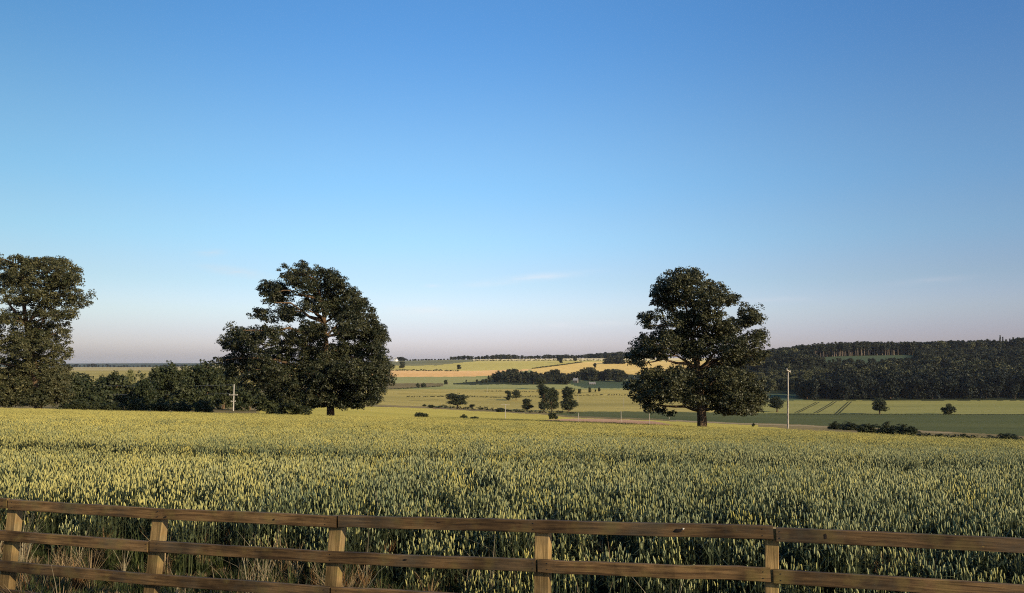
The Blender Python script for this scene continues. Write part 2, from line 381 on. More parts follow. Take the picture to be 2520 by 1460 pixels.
# ------------------------------------------------------------------ scatter (stuff nobody could count)
def scatter(name, label, cat, P, rz, sc, idx, sources):
    me = bpy.data.meshes.new(name); me.vertices.add(len(P)); me.vertices.foreach_set('co', np.asarray(P, np.float32).ravel())
    for an, ty, val in (('rz', 'FLOAT', rz), ('sc', 'FLOAT', sc), ('pick', 'INT', idx)):
        a = me.attributes.new(an, ty, 'POINT'); a.data.foreach_set('value', np.asarray(val, np.int32 if ty == 'INT' else np.float32))
    o = link(name, me); tag(o, label, cat, kind='stuff')
    c = bpy.data.collections.new(name + '_kinds')
    for k, (m) in enumerate(sources):
        s = bpy.data.objects.new('%s_kind_%02d' % (name, k), m); c.objects.link(s)
    g = bpy.data.node_groups.new(name + '_scatter', 'GeometryNodeTree')
    g.interface.new_socket('Geometry', in_out='INPUT', socket_type='NodeSocketGeometry')
    g.interface.new_socket('Geometry', in_out='OUTPUT', socket_type='NodeSocketGeometry')
    gi = g.nodes.new('NodeGroupInput'); go = g.nodes.new('NodeGroupOutput')
    ip = g.nodes.new('GeometryNodeInstanceOnPoints'); ci = g.nodes.new('GeometryNodeCollectionInfo')
    ci.inputs['Collection'].default_value = c; ci.inputs['Separate Children'].default_value = True; ci.inputs['Reset Children'].default_value = True
    def attr(nm, ty):
        n = g.nodes.new('GeometryNodeInputNamedAttribute'); n.data_type = ty; n.inputs['Name'].default_value = nm; return n.outputs['Attribute']
    cx = g.nodes.new('ShaderNodeCombineXYZ'); g.links.new(attr('rz', 'FLOAT'), cx.inputs['Z'])
    g.links.new(gi.outputs[0], ip.inputs['Points']); g.links.new(ci.outputs[0], ip.inputs['Instance'])
    ip.inputs['Pick Instance'].default_value = True
    g.links.new(attr('pick', 'INT'), ip.inputs['Instance Index']); g.links.new(cx.outputs[0], ip.inputs['Rotation']); g.links.new(attr('sc', 'FLOAT'), ip.inputs['Scale'])
    g.links.new(ip.outputs[0], go.inputs[0])
    md = o.modifiers.new('scatter', 'NODES'); md.node_group = g
    return o

# ------------------------------------------------------------------ wheat
M_HEAD = leaf_mat('wheat_ear', (.15, .168, .072), (.44, .39, .125), .10, .7, noise=.22)
M_HEADG = leaf_mat('wheat_ear_glaucous', (.12, .147, .076), (.39, .37, .155), .08, .65, noise=.22)
M_RIPE = leaf_mat('wheat_ear_ripening', (.26, .24, .068), (.49, .41, .105), .10, .7, noise=.06)
M_STALK = leaf_mat('wheat_leaf', (.019, .029, .012), (.086, .098, .042), .17, .55, noise=.3)

def wheat_patch(seed, size, n, detail, head):
    rg = np.random.default_rng(seed); b = MB()
    for _ in range(n):
        x, y = rg.uniform(-size / 2, size / 2, 2); h = rg.normal(.68, .085); a = rg.uniform(0, 6.28); ln = rg.uniform(0, .035)
        dx, dy = math.cos(a) * ln, math.sin(a) * ln; t = rg.uniform(.1, .9)
        p0 = np.array([x, y, 0]); p1 = np.array([x + dx * .4, y + dy * .4, h * .6]); p2 = np.array([x + dx, y + dy, h])
        nod = rg.uniform(.0, .018); L = rg.uniform(.040, .064)
        e = p2 + np.array([math.cos(a) * nod, math.sin(a) * nod, L])
        if detail:
            b.tube([p0, p1, p2], [.0035, .003, .0025], 3, t, 1)
            f = np.array([0, .12, .45, .8, 1.0]); rr = np.array([.003, .0058, .0068, .0050, .002])
            P = p2 + (e - p2) * f[:, None]; b.tube(P, rr * rg.uniform(.85, 1.2), 5, t, 0)
        else:
            b.tube([p1, p2], [.004, .003], 3, t, 1)
            b.tube([p2, p2 * .45 + e * .55, e], [.005, .0105, .003], 4, t, 0)
        for k in range(2 if detail else 1):
            a2 = rg.uniform(0, 6.28); z0 = h * rg.uniform(.45, .85); wd = rg.uniform(.005, .009) * (1 if detail else 1.5); ll = rg.uniform(.14, .26)
            d = np.array([math.cos(a2), math.sin(a2), 0]); s = np.array([-d[1], d[0], 0]) * wd; o = np.array([x, y, z0])
            q1 = o + d * ll * .35 + [0, 0, ll * .55]; q2 = o + d * ll * .85 + [0, 0, ll * rg.uniform(.1, .6)]
            b.add([o - s, o + s, q1 - s, q1 + s, q2 - s * .2, q2 + s * .2], [[0, 1, 3, 2], [2, 3, 5, 4]], t * .9, 1)
    return b.mesh('wheat_patch', [head, M_STALK], smooth=True)

TRAM = (16.4, 18.4, 39.0, 41.0, 62, 64, 86, 88)
def build_wheat():
    near = [wheat_patch(100 + k, .42, 64, True, (M_HEAD, M_HEADG, M_RIPE, M_RIPE)[k // 3]) for k in range(12)]
    far = [wheat_patch(200 + k, .95, 250, False, M_RIPE if k >= 3 else M_HEAD) for k in range(6)]
    P, K = [], []
    def grid(y0, y1, st, pad):
        ys = np.arange(y0, y1, st); out = []
        for y in ys:
            w0 = (-160 - CX) / F * y - pad; w1 = (2680 - CX) / F * y + pad
            xs = np.arange(w0, w1, st); out.append(np.stack([xs + RNG.uniform(-.45, .45, len(xs)) * st, np.full(len(xs), y) + RNG.uniform(-.45, .45, len(xs)) * st], 1))
        return np.vstack(out)
    def keep(g):
        x, y = g[:, 0], g[:, 1]; q = y - fence_y(x)
        gap = np.interp(x, [-7, -3, 0, 3], [1.9, 1.65, 1.2, 1.0]) + vnoise(x, y, .9, 3) * .5
        ok = (q > gap) & (y < edge_y(px_of(x, y)))
        for c in TRAM:
            ok &= np.abs(y - (c - .21 * x + .25 * np.sin(x * .35))) > .26
        bare = vnoise(x, y, 1.3, 5) * .45 + vnoise(x, y, .4, 6) * .55
        ok &= ~((bare > .71) & (RNG.random(len(x)) < .8))
        return g[ok]
    a = keep(grid(3, 34, .335, 7)); b = keep(grid(34, 118, .86, 2))
    g = np.vstack([a, b]); P = np.stack([g[:, 0], g[:, 1], ground(g[:, 0], g[:, 1])], 1)
    ripe = RNG.random(len(g)) < np.interp(g[:, 1] - .25 * g[:, 0] + 12 * (vnoise(g[:, 0], g[:, 1], 6, 9) - .5), [12, 26, 48, 75], [.03, .25, .6, .9])
    grey = RNG.random(len(g)) < np.interp(g[:, 0] + 5 * (vnoise(g[:, 0], g[:, 1], 3, 10) - .5), [-6, 2], [.1, .85])
    idx = np.concatenate([np.where(ripe, 6 + RNG.integers(0, 6, len(g)), RNG.integers(0, 3, len(g)) + 3 * grey)[:len(a)], 12 + RNG.integers(0, 3, len(b)) + 3 * ripe[len(a):]])
    tram = np.full(len(g), 9.0)
    for c in TRAM: tram = np.minimum(tram, np.abs(g[:, 1] - (c - .21 * g[:, 0] + .25 * np.sin(g[:, 0] * .35))))
    s = RNG.uniform(.92, 1.06, len(g)) * (1 + .10 * (vnoise(g[:, 0], g[:, 1], 4, 8) - .5))
    q = g[:, 1] - fence_y(g[:, 0]); P[:, 2] -= .62 * RNG.uniform(.1, 1, len(g)) * np.interp(q, [1.1, 1.8, 3.2, 4.6], [.85, .75, .35, .05]); s = s * np.interp(tram, [.3, 1.2], [.66, 1])
    scatter('wheat', 'green wheat crop turning yellow across the sloping field', 'wheat', P, RNG.uniform(0, 6.28, len(g)), s, idx, near + far)
build_wheat()

# ------------------------------------------------------------------ rough grass beside the fence
M_STRAW = leaf_mat('dry_grass', (.05, .03, .014), (.34, .24, .12), .15, .7)
M_SEED = leaf_mat('pale_seed_stalk', (.10, .08, .045), (.34, .28, .17), .1, .7)
M_GREEN = leaf_mat('green_grass', (.018, .030, .009), (.080, .092, .028), .2, .6)
M_RUST = leaf_mat('rusty_dock', (.11, .05, .018), (.32, .17, .065), .15, .7)
def tuft(seed, n, h, spread, mats):
    rg = np.random.default_rng(seed); b = MB()
    for _ in range(n):
        a = rg.uniform(0, 6.28); d = np.array([math.cos(a), math.sin(a), 0]); r0 = rg.uniform(0, .05)
        L = h * rg.uniform(.5, 1.2); w = rg.uniform(.0025, .006); bend = rg.uniform(.1, 1.0) * spread
        s = np.array([-d[1], d[0], 0]) * w; o = d * r0; pts = []
        for f in (0, .35, .7, 1.0):
            pts.append(o + d * L * bend * f ** 2 + np.array([0, 0, L * (f - .38 * bend * f ** 2)]))
        V = []
        for f, p in zip((1, .9, .6, .15), pts): V += [p - s * f, p + s * f]
        b.add(V, [[0, 1, 3, 2], [2, 3, 5, 4], [4, 5, 7, 6]], rg.uniform(0, 1), 0)
    return b.mesh('tuft', mats)
def build_tufts():
    src = [tuft(k, 34, .55, .8, [M_STRAW]) for k in range(3)] + [tuft(10 + k, 46, .38, .7, [M_GREEN]) for k in range(3)] + [tuft(20 + k, 60, .40, .5, [M_RUST]) for k in range(2)] + [tuft(30, 14, .75, .75, [M_SEED])] + [tuft(40 + k, 90, .17, .9, [M_GREEN if k else M_STRAW]) for k in range(3)]
    n = 7400; x = RNG.uniform(-11, 11, n); q = RNG.uniform(-.5, 2.7, n); y = fence_y(x) + q
    low = RNG.random(n) < .62; ok = low | (vnoise(x, y, .55, 11) > .52); x, y, q, low = x[ok], y[ok], q[ok], low[ok]
    kind = RNG.choice(9, len(x), p=[.08, .08, .08, .19, .19, .19, .05, .05, .09])
    kind = np.where((kind < 3) & (vnoise(x, y, 1.4, 12) > .74), 6, kind)
    kind = np.where(low, RNG.integers(9, 12, len(x)), kind); sc = RNG.uniform(.5, 1.1, len(x))
    P = np.stack([x, y, ground(x, y)], 1)
    scatter('rough_grass', 'dry straw and green grass tufts growing along the foot of the fence', 'grass', P, RNG.uniform(0, 6.28, len(x)), sc, kind, src)
build_tufts()

# ------------------------------------------------------------------ post and rail fence
def wood_mat(name, dark, light, moss=None):
    m, n, b = new_mat(name)
    tcx = N(n, 'ShaderNodeTexCoord'); mpx = N(n, 'ShaderNodeMapping'); mpx.inputs['Scale'].default_value = (1.2, 22, 22)
    n.links.new(tcx.outputs['Object'], mpx.inputs[0])
    t = N(n, 'ShaderNodeTexNoise'); t.inputs['Scale'].default_value = 2.2; t.inputs['Detail'].default_value = 7; t.inputs['Roughness'].default_value = .62; t.inputs['Distortion'].default_value = .6
    n.links.new(mpx.outputs[0], t.inputs['Vector'])
    rr = ramp(n, [(0.36, dark), (0.50, tuple((d + l) / 2 for d, l in zip(dark, light))), (0.64, light)]); n.links.new(t.outputs['Fac'], rr.inputs[0])
    t2 = N(n, 'ShaderNodeTexNoise'); t2.inputs['Scale'].default_value = 2.6; t2.inputs['Detail'].default_value = 4
    oi = N(n, 'ShaderNodeObjectInfo'); va = N(n, 'ShaderNodeVectorMath', operation='ADD'); n.links.new(tcx.outputs['Object'], va.inputs[0]); n.links.new(oi.outputs['Random'], va.inputs[1])
    n.links.new(va.outputs[0], t2.inputs['Vector'])
    r2 = ramp(n, [(0.36, (.42, .42, .42)), (0.62, (1.25, 1.25, 1.25))]); n.links.new(t2.outputs['Fac'], r2.inputs[0])
    mm = N(n, 'ShaderNodeMix', data_type='RGBA', blend_type='MULTIPLY'); mm.inputs[0].default_value = 1
    n.links.new(rr.outputs[0], mm.inputs[6]); n.links.new(r2.outputs[0], mm.inputs[7]); c = mm.outputs[2]
    if moss:
        t3 = N(n, 'ShaderNodeTexNoise'); t3.inputs['Scale'].default_value = 4.5; t3.inputs['Detail'].default_value = 5; n.links.new(va.outputs[0], t3.inputs['Vector'])
        r3 = ramp(n, [(0.52, (0, 0, 0)), (0.7, (.6, .6, .6))]); n.links.new(t3.outputs['Fac'], r3.inputs[0])
        m3 = N(n, 'ShaderNodeMix', data_type='RGBA'); m3.inputs[7].default_value = (*moss, 1); n.links.new(r3.outputs[0], m3.inputs[0]); n.links.new(c, m3.inputs[6]); c = m3.outputs[2]
    # every board has weathered differently, some greyer
    hs = N(n, 'ShaderNodeHueSaturation'); mr = N(n, 'ShaderNodeMapRange'); mr.inputs[3].default_value = .78; mr.inputs[4].default_value = 1.2
    n.links.new(oi.outputs['Random'], mr.inputs[0]); n.links.new(mr.outputs[0], hs.inputs['Value']); n.links.new(c, hs.inputs['Color'])
    t4 = N(n, 'ShaderNodeTexNoise'); t4.inputs['Scale'].default_value = 1.7; t4.inputs['Detail'].default_value = 6; t4.inputs['Roughness'].default_value = .7; n.links.new(va.outputs[0], t4.inputs['Vector'])
    r4 = ramp(n, [(0.48, (0, 0, 0)), (0.72, (.55, .55, .55))]); n.links.new(t4.outputs['Fac'], r4.inputs[0])
    m5 = N(n, 'ShaderNodeMix', data_type='RGBA'); m5.inputs[7].default_value = (*[sum(light) / 3 * .62] * 2, sum(light) / 3 * .48, 1); n.links.new(r4.outputs[0], m5.inputs[0]); n.links.new(hs.outputs[0], m5.inputs[6]); c = m5.outputs[2]
    n.links.new(c, b.inputs['Base Color']); b.inputs['Roughness'].default_value = .75
    bp = N(n, 'ShaderNodeBump'); bp.inputs['Strength'].default_value = .5; bp.inputs['Distance'].default_value = .006
    n.links.new(t.outputs['Fac'], bp.inputs['Height']); n.links.new(bp.outputs[0], b.inputs['Normal'])
    return m
M_RAIL = wood_mat('rail_wood', (.042, .023, .009), (.150, .087, .034), (.15, .11, .03))
M_POST = wood_mat('post_wood', (.13, .08, .028), (.33, .215, .085), (.19, .145, .045))
M_KNOT, _n, _b = new_mat('knot_wood'); _b.inputs['Base Color'].default_value = (.012, .008, .006, 1)
M_CHIP, _n, _b = new_mat('bare_chip'); _b.inputs['Base Color'].default_value = (.6, .55, .45, 1)
M_LICH, _n, _b = new_mat('lichen'); _b.inputs['Base Color'].default_value = (.27, .17, .035, 1)
M_NAIL, _n, _b = new_mat('nail_steel'); _b.inputs['Base Color'].default_value = (.05, .05, .05, 1); _b.inputs['Metallic'].default_value = .8; _b.inputs['Roughness'].default_value = .5

def beam(L, w, h, seed, nseg=14, bev=.005, wob=.003):
    """sawn timber along local X, arrised edges, slightly uneven"""
    rg = np.random.default_rng(seed); b = MB()
    sec = []
    for sy, sz in ((-1, -1), (1, -1), (1, 1), (-1, 1)):
        c = np.array([sy * w / 2, sz * h / 2])
        e = [c - [sy * bev, 0], c - [0, sz * bev]]
        sec += e if sy * sz < 0 else e[::-1]
    sec = np.array(sec); k = len(sec)
    xs = np.linspace(-L / 2, L / 2, nseg); V = []
    dy = np.cumsum(rg.normal(0, wob * .35, nseg)); dz = np.cumsum(rg.normal(0, wob * .35, nseg)); dy -= np.linspace(dy[0], dy[-1], nseg); dz -= np.linspace(dz[0], dz[-1], nseg)
    for i, x in enumerate(xs):
        for p in sec: V.append([x, p[0] + dy[i] + rg.normal(0, .0006), p[1] + dz[i] + rg.normal(0, .0008)])
    Q = [[i * k + j, (i + 1) * k + j, (i + 1) * k + (j + 1) % k, i * k + (j + 1) % k] for i in range(nseg - 1) for j in range(k)]
    for o in (0, (nseg - 1) * k):
        Q += [[o, o + 1, o + 2, o + 7], [o + 2, o + 3, o + 6, o + 7], [o + 3, o + 4, o + 5, o + 6]]
    b.add(V, Q); return b

def frame(o, x, y, z):
    return Matrix(((x[0], y[0], z[0], o[0]), (x[1], y[1], z[1], o[1]), (x[2], y[2], z[2], o[2]), (0, 0, 0, 1)))

def build_fence():
    along = Vector((1, -.308, 0)).normalized(); out = Vector((-.308, -1, 0)).normalized()      # out = towards the road
    XT = [(-4, -11.7), (-3, -10.0), (-2, -8.3), (-1, -6.6), (0, -4.925), (1, -3.276), (2, -1.512), (3, .242), (4, 1.892), (5, 3.6), (6, 5.3), (7, 7.0), (8, 8.7), (9, 10.4)]
    def Pt(t):
        x = float(np.interp(t, [p[0] for p in XT], [p[1] for p in XT])); return Vector((x, fence_y(x), 0))
    ROWS = [(22, 1238, 0), (385, 1260, 1), (825, 1280, 2), (1332, 1294, 3), (1897, 1309, 4), (2520, 1339, 4.9)]
    DR = [EYE - at(px, r, Pt(t).y).z for px, r, t in ROWS]
    base = Pt(2); root = empty('wooden_fence', (base.x, base.y, ground1(base.x, base.y)))
    tag(root, 'brown wooden post and rail fence along the near edge of the wheat', 'fence')
    inv = Matrix.Translation(-root.location)
    D = lambda t: float(np.interp(t, [-2] + [r[2] for r in ROWS] + [6.5], [DR[0] + .02] + DR + [DR[-1]]))
    tilt = {-1: .05, 0: .07, 1: .10, 2: .075, 3: .02, 4: .022, 5: .02}
    up = Vector((0, 0, 1)); offs = [0, .298, .592, .87]
    for t in range(-3, 9):
        p = Pt(t); top = EYE - D(t) + (.012 if t in (1, 3) else .03); g = ground1(p.x, p.y) - .35
        ax = (up + along * math.tan(tilt.get(t, .03))).normalized(); L = (top - g) / ax.z
        mid = Vector((p.x, p.y, EYE - D(t) - .3)); c = mid + ax * ((top - L / 2 * ax.z - mid.z) / ax.z)
        yv = out; zv = ax.cross(yv).normalized(); me = beam(L, .085, .098 if t == 4 else .122, 50 + t, 10, .006, .004).mesh('post', [M_POST])
        o = link('post', me, root); o.matrix_local = inv @ frame(c, ax, yv, zv)
    segs = [(0, -2.98, .0), (0, .0, 2.03), (0, 2.03, 4.015), (0, 4.015, 8.9), (1, -2.98, .985), (1, .985, 2.985), (1, 2.985, 4.0), (1, 4.0, 8.9),
            (2, -2.98, 2.0), (2, 2.0, 4.03), (2, 4.03, 8.9), (3, -2.98, 1.0), (3, 1.0, 3.0), (3, 3.0, 8.9)]
    for k, (lv, a, bb) in enumerate(segs):
        pa, pb = Pt(a), Pt(bb)
        za, zb = EYE - D(a) - offs[lv], EYE - D(bb) - offs[lv]
        rg = random.Random(k); sh = rg.uniform(-.006, .006)
        A = Vector((pa.x, pa.y, za + sh)) + out * .0645 + along * .010; B = Vector((pb.x, pb.y, zb + sh + rg.uniform(-.004, .004))) + out * .0645 - along * .010
        # rails follow the gently curving ground: bend at the middle post
        x = (B - A).normalized(); z = (x.cross(out)); z = z if z.z > 0 else -z; yv = z.cross(x)
        mb = beam((B - A).length, .040, .096, 80 + k, 24, .004, .005); tm = (a + bb) / 2
        V = mb.V[0]; L = (B - A).length
        for v in V:
            f = v[0] / L + .5; tt = a + (bb - a) * f; v[2] += (EYE - D(tt) - offs[lv]) - (za + (zb - za) * f)
        o = link('rail', mb.mesh('rail', [M_RAIL]), root); o.matrix_local = inv @ frame((A + B) / 2, x, yv, z)
        # nails at each post
        for t in range(-3, 9):
            if a - .02 <= t <= bb + .02:
                for zz in (-.022, .024):
                    off = .05 if abs(t - a) < .04 else (-.05 if abs(t - bb) < .04 else .0)
                    q = MB(); u = (t - a) / (bb - a) * L - L / 2 + off
                    u = max(-L / 2 + .02, min(L / 2 - .02, u)); f = u / L + .5
                    bz = (EYE - D(a + (bb - a) * f) - offs[lv]) - (za + (zb - za) * f)
                    s = -1 if yv.dot(out) < 0 else 1
                    q.tube([[u, s * .015, zz + bz], [u, s * .0225, zz + bz]], [.004, .004], 8, cap=True)
                    link('nail', q.mesh('nail', [M_NAIL]), o)
        def onrail(t, dz, rx, rz, mat, name, ex=.0035):
            u = (t - a) / (bb - a) * L - L / 2; f = u / L + .5
            bz = (EYE - D(a + (bb - a) * f) - offs[lv]) - (za + (zb - za) * f); s = -1 if yv.dot(out) < 0 else 1
            q = MB(); rg2 = np.random.default_rng(int(t * 100)); ang = np.linspace(0, 2 * np.pi, 13)[:-1]; rr = rg2.uniform(.7, 1.2, 12)
            ring = np.stack([u + rx * rr * np.cos(ang), np.full(12, s * .016), dz + bz + rz * rr * np.sin(ang)], 1); r2 = ring.copy(); r2[:, 1] = s * (.020 + ex); r2[:, [0, 2]] = (r2[:, [0, 2]] - [u, dz + bz]) * .8 + [u, dz + bz]
            cc = np.array([[u, s * (.020 + ex * 1.3), dz + bz]])
            q.add(np.vstack([ring, r2, cc]), [[i, (i + 1) % 12, 12 + (i + 1) % 12, 12 + i] for i in range(12)] + [[12 + 2 * i, 12 + (2 * i + 1), 12 + (2 * i + 2) % 12, 24] for i in range(6)])
            link(name, q.mesh(name, [mat]), o)
        if k == 2:
            onrail(3.634, -.002, .026, .014, M_KNOT, 'knot', .004); onrail(3.655, .012, .008, .006, M_CHIP, 'chip', .006); onrail(2.55, .012, .02, .004, M_KNOT, 'knot')
        if k == 3:
            onrail(4.76, -.012, .034, .013, M_LICH, 'lichen_patch', .0015); onrail(4.865, -.008, .012, .010, M_LICH, 'lichen_patch', .0015); onrail(4.945, -.014, .024, .010, M_LICH, 'lichen_patch', .0015)
            onrail(4.20, .004, .012, .026, M_KNOT, 'knot', .002)
        if k == 5: onrail(2.38, .006, .016, .008, M_KNOT, 'knot')
        if k == 1: onrail(1.05, -.02, .008, .008, M_KNOT, 'knot'); onrail(1.69, .0, .005, .008, M_KNOT, 'knot')
build_fence()

# ------------------------------------------------------------------ trees
M_LEAF = leaf_mat('sycamore_leaves', (.011, .016, .007), (.088, .085, .038), .10, .42)
M_LEAF2 = leaf_mat('poplar_leaves', (.026, .032, .012), (.115, .105, .046), .16, .5)
M_HEDGE = leaf_mat('hedge_leaves', (.015, .023, .009), (.066, .070, .026), .16, .55)
M_LIGHTLEAF = leaf_mat('willow_leaves', (.10, .11, .04), (.22, .21, .08), .25, .55)
M_FAR = leaf_mat('distant_leaves', (.013, .018, .009), (.060, .060, .026), .12, .6)
M_FARL = leaf_mat('distant_light_leaves', (.045, .052, .020), (.13, .12, .050), .15, .6)
M_FARD = leaf_mat('distant_dark_leaves', (.006, .010, .006), (.024, .029, .015), .12, .6)
M_PINE = leaf_mat('pine_needles', (.018, .026, .014), (.055, .058, .028), .1, .6)
def bark(name, c1, c2):
    m, n, b = new_mat(name); g = N(n, 'ShaderNodeTexCoord'); mpx = N(n, 'ShaderNodeMapping'); mpx.inputs['Scale'].default_value = (5, 5, 1)
    t = N(n, 'ShaderNodeTexNoise'); t.inputs['Scale'].default_value = 2.0; t.inputs['Detail'].default_value = 7; t.inputs['Roughness'].default_value = .65
    n.links.new(g.outputs['Object'], mpx.inputs[0]); n.links.new(mpx.outputs[0], t.inputs['Vector'])
    rr = ramp(n, [(.35, c1), (.65, c2)]); n.links.new(t.outputs['Fac'], rr.inputs[0]); n.links.new(rr.outputs[0], b.inputs['Base Color'])
    bp = N(n, 'ShaderNodeBump'); bp.inputs['Strength'].default_value = .9; bp.inputs['Distance'].default_value = .08; n.links.new(t.outputs['Fac'], bp.inputs['Height']); n.links.new(bp.outputs[0], b.inputs['Normal'])
    return m
M_BARK = bark('tree_bark', (.032, .021, .013), (.15, .095, .05))
M_PBARK = bark('pine_bark', (.13, .095, .065), (.30, .23, .165))

def foliage(b, lobes, rg, leaf, clump, nleaf, dens=1.0, holes=None, m=0, flat=.82):
    """leaf quads in domed sprays spread through ellipsoid lobes (cx,cy,cz,rx,ry,rz)"""
    C, RC = [], []
    for (cx, cy, cz, rx, ry, rz) in lobes:
        area = (rx * ry + ry * rz + rx * rz) / 3
        n = max(3, int(dens * 4.2 * area / clump ** 2))
        d = rg.normal(size=(n, 3)); d /= np.linalg.norm(d, axis=1)[:, None]
        f = rg.uniform(.15, 1.0, n) ** .5 * np.where(rg.random(n) < .14, rg.uniform(1, 1.18, n), 1)
        C.append(np.array([cx, cy, cz]) + d * f[:, None] * np.array([rx, ry, rz])); RC.append(clump * rg.uniform(.55, 1.15, n))
    C = np.vstack(C); RC = np.concatenate(RC)
    if holes is not None:
        keep = np.ones(len(C), bool)
        for (hx, hz, hrx, hrz) in holes: keep &= ((C[:, 0] - hx) / hrx) ** 2 + ((C[:, 2] - hz) / hrz) ** 2 > 1
        C, RC = C[keep], RC[keep]
    n = len(C); tone_c = rg.uniform(.1, .75, n)
    d = rg.normal(size=(n, nleaf, 3)); d /= np.linalg.norm(d, axis=2)[..., None]
    d[..., 2] = np.where(d[..., 2] < -.5, -d[..., 2], d[..., 2])
    rad = rg.uniform(.55, 1.08, (n, nleaf)) * RC[:, None]
    P = C[:, None] + d * rad[..., None] * np.array([1, 1, flat])
    Nn = d * .75 + np.array([0, 0, .35]) + rg.normal(size=d.shape) * .45; Nn /= np.linalg.norm(Nn, axis=2)[..., None]
    P = P.reshape(-1, 3); Nn = Nn.reshape(-1, 3); k = len(P)
    ref = rg.normal(size=(k, 3)); U = np.cross(Nn, ref); U /= np.linalg.norm(U, axis=1)[:, None] + 1e-9; W = np.cross(Nn, U)
    s = leaf * rg.uniform(.6, 1.3, k)[:, None]
    V = np.stack([P - U * s * .62, P - W * s * .42 + Nn * s * .06, P + U * s * .62, P + W * s * .42 + Nn * s * .06], 1).reshape(-1, 3)
    Q = np.arange(4 * k).reshape(-1, 4)
    t = np.repeat(np.clip(np.repeat(tone_c, nleaf) + rg.normal(0, .14, k), 0, 1), 4)
    b.add(V, Q, t, m)
    return C

def limb(b, p0, p1, r0, r1, rg, sag=.12, n=6, m=0):
    p0, p1 = np.asarray(p0, float), np.asarray(p1, float); L = np.linalg.norm(p1 - p0)
    f = np.linspace(0, 1, n)[:, None]; P = p0 + (p1 - p0) * f
    P[:, 2] += (np.sin(f[:, 0] * np.pi) * sag * L); P[1:-1] += rg.normal(0, .03 * L, (n - 2, 3))
    b.tube(P, np.linspace(r0, r1, n), 6, .5, m)

def big_tree(name, label, Y, basepx, baserow, conv, lobes, trunk, limbs, holes, leafmat, seed, leaf=.19, clump=.60, nleaf=46, dens=1.0, dep=.9):
    """lobes, trunk and limbs are read off the photo, then given their real size, depth and thickness"""
    rg = np.random.default_rng(seed); px0, py0, k = conv; m = Y / F * k
    x0 = (basepx - CX) / F * Y; root = empty(name, (x0, Y, ground1(x0, Y))); tag(root, label, 'tree')
    def loc(zx, zy): return np.array(at(px0 + zx * k, py0 + zy * k, Y)) - np.array(root.location)
    cxs = np.array([l[0] for l in lobes], float); wid = (cxs.max() - cxs.min()) / 2 * m
    LL = []
    for (zx, zy, rx, ry) in lobes:
        c = loc(zx, zy); row = [l for l in lobes if abs(l[1] - zy) < 120]
        lo = min(l[0] - l[2] for l in row); hi = max(l[0] + l[2] for l in row); hw = (hi - lo) / 2 * m; mid = (hi + lo) / 2
        e = math.sqrt(max(.05, 1 - ((zx - mid) * m / max(hw, .1)) ** 2)) * hw * dep
        rd = max(rx, ry) * m
        for j in range(3):
            y = (rg.uniform(-1, 1) if j < 2 else rg.uniform(-.3, .3)) * max(e - rd * .6, .2); f = (1.0, .92, .96)[j]
            LL.append((c[0], y, c[2], rx * m * f * .98, rd * 1.0 * f, ry * m * f * .98))
    H = [(loc(h[0], h[1])[0], loc(h[0], h[1])[2], h[2] * m, h[3] * m) for h in holes]
    b = MB(); C = foliage(b, LL, rg, leaf, clump, nleaf, dens, H)
    crown = link('crown', b.mesh('crown', [leafmat]), root)
    t = MB(); T = [loc(p[0], p[1]) + [0, p[3] if len(p) > 3 else 0, 0] for p in trunk]; rad = [p[2] * m for p in trunk]
    T[0][2] = -.4
    t.tube(T, rad, 12)
    for (a, r0, pts) in limbs:
        P = [T[a] if i == 0 else loc(p[0], p[1]) + [0, rg.uniform(-.8, .8), 0] for i, p in enumerate([(0, 0)] + list(pts))]
        PP = []
        for i in range(len(P) - 1):
            for f in (0, .5): PP.append(P[i] * (1 - f) + P[i + 1] * f)
        PP.append(P[-1]); PP = np.array(PP); PP[1:-1] += rg.normal(0, .08, PP[1:-1].shape)
        t.tube(PP, np.linspace(r0 * m, .05, len(PP)), 8)
    for l in LL[::3]:
        if l[2] > 3.2 and rg.random() < .35:
            c = np.array(l[:3]); cand = [p for p in T if p[2] < c[2] - .5] or [T[1]]
            o = min(cand, key=lambda p: np.linalg.norm(p - c)); limb(t, o, c, .13 + .02 * np.linalg.norm(o - c) / 2, .04, rg, .08)
    link('trunk', t.mesh('trunk', [M_BARK], True), root)
    return root

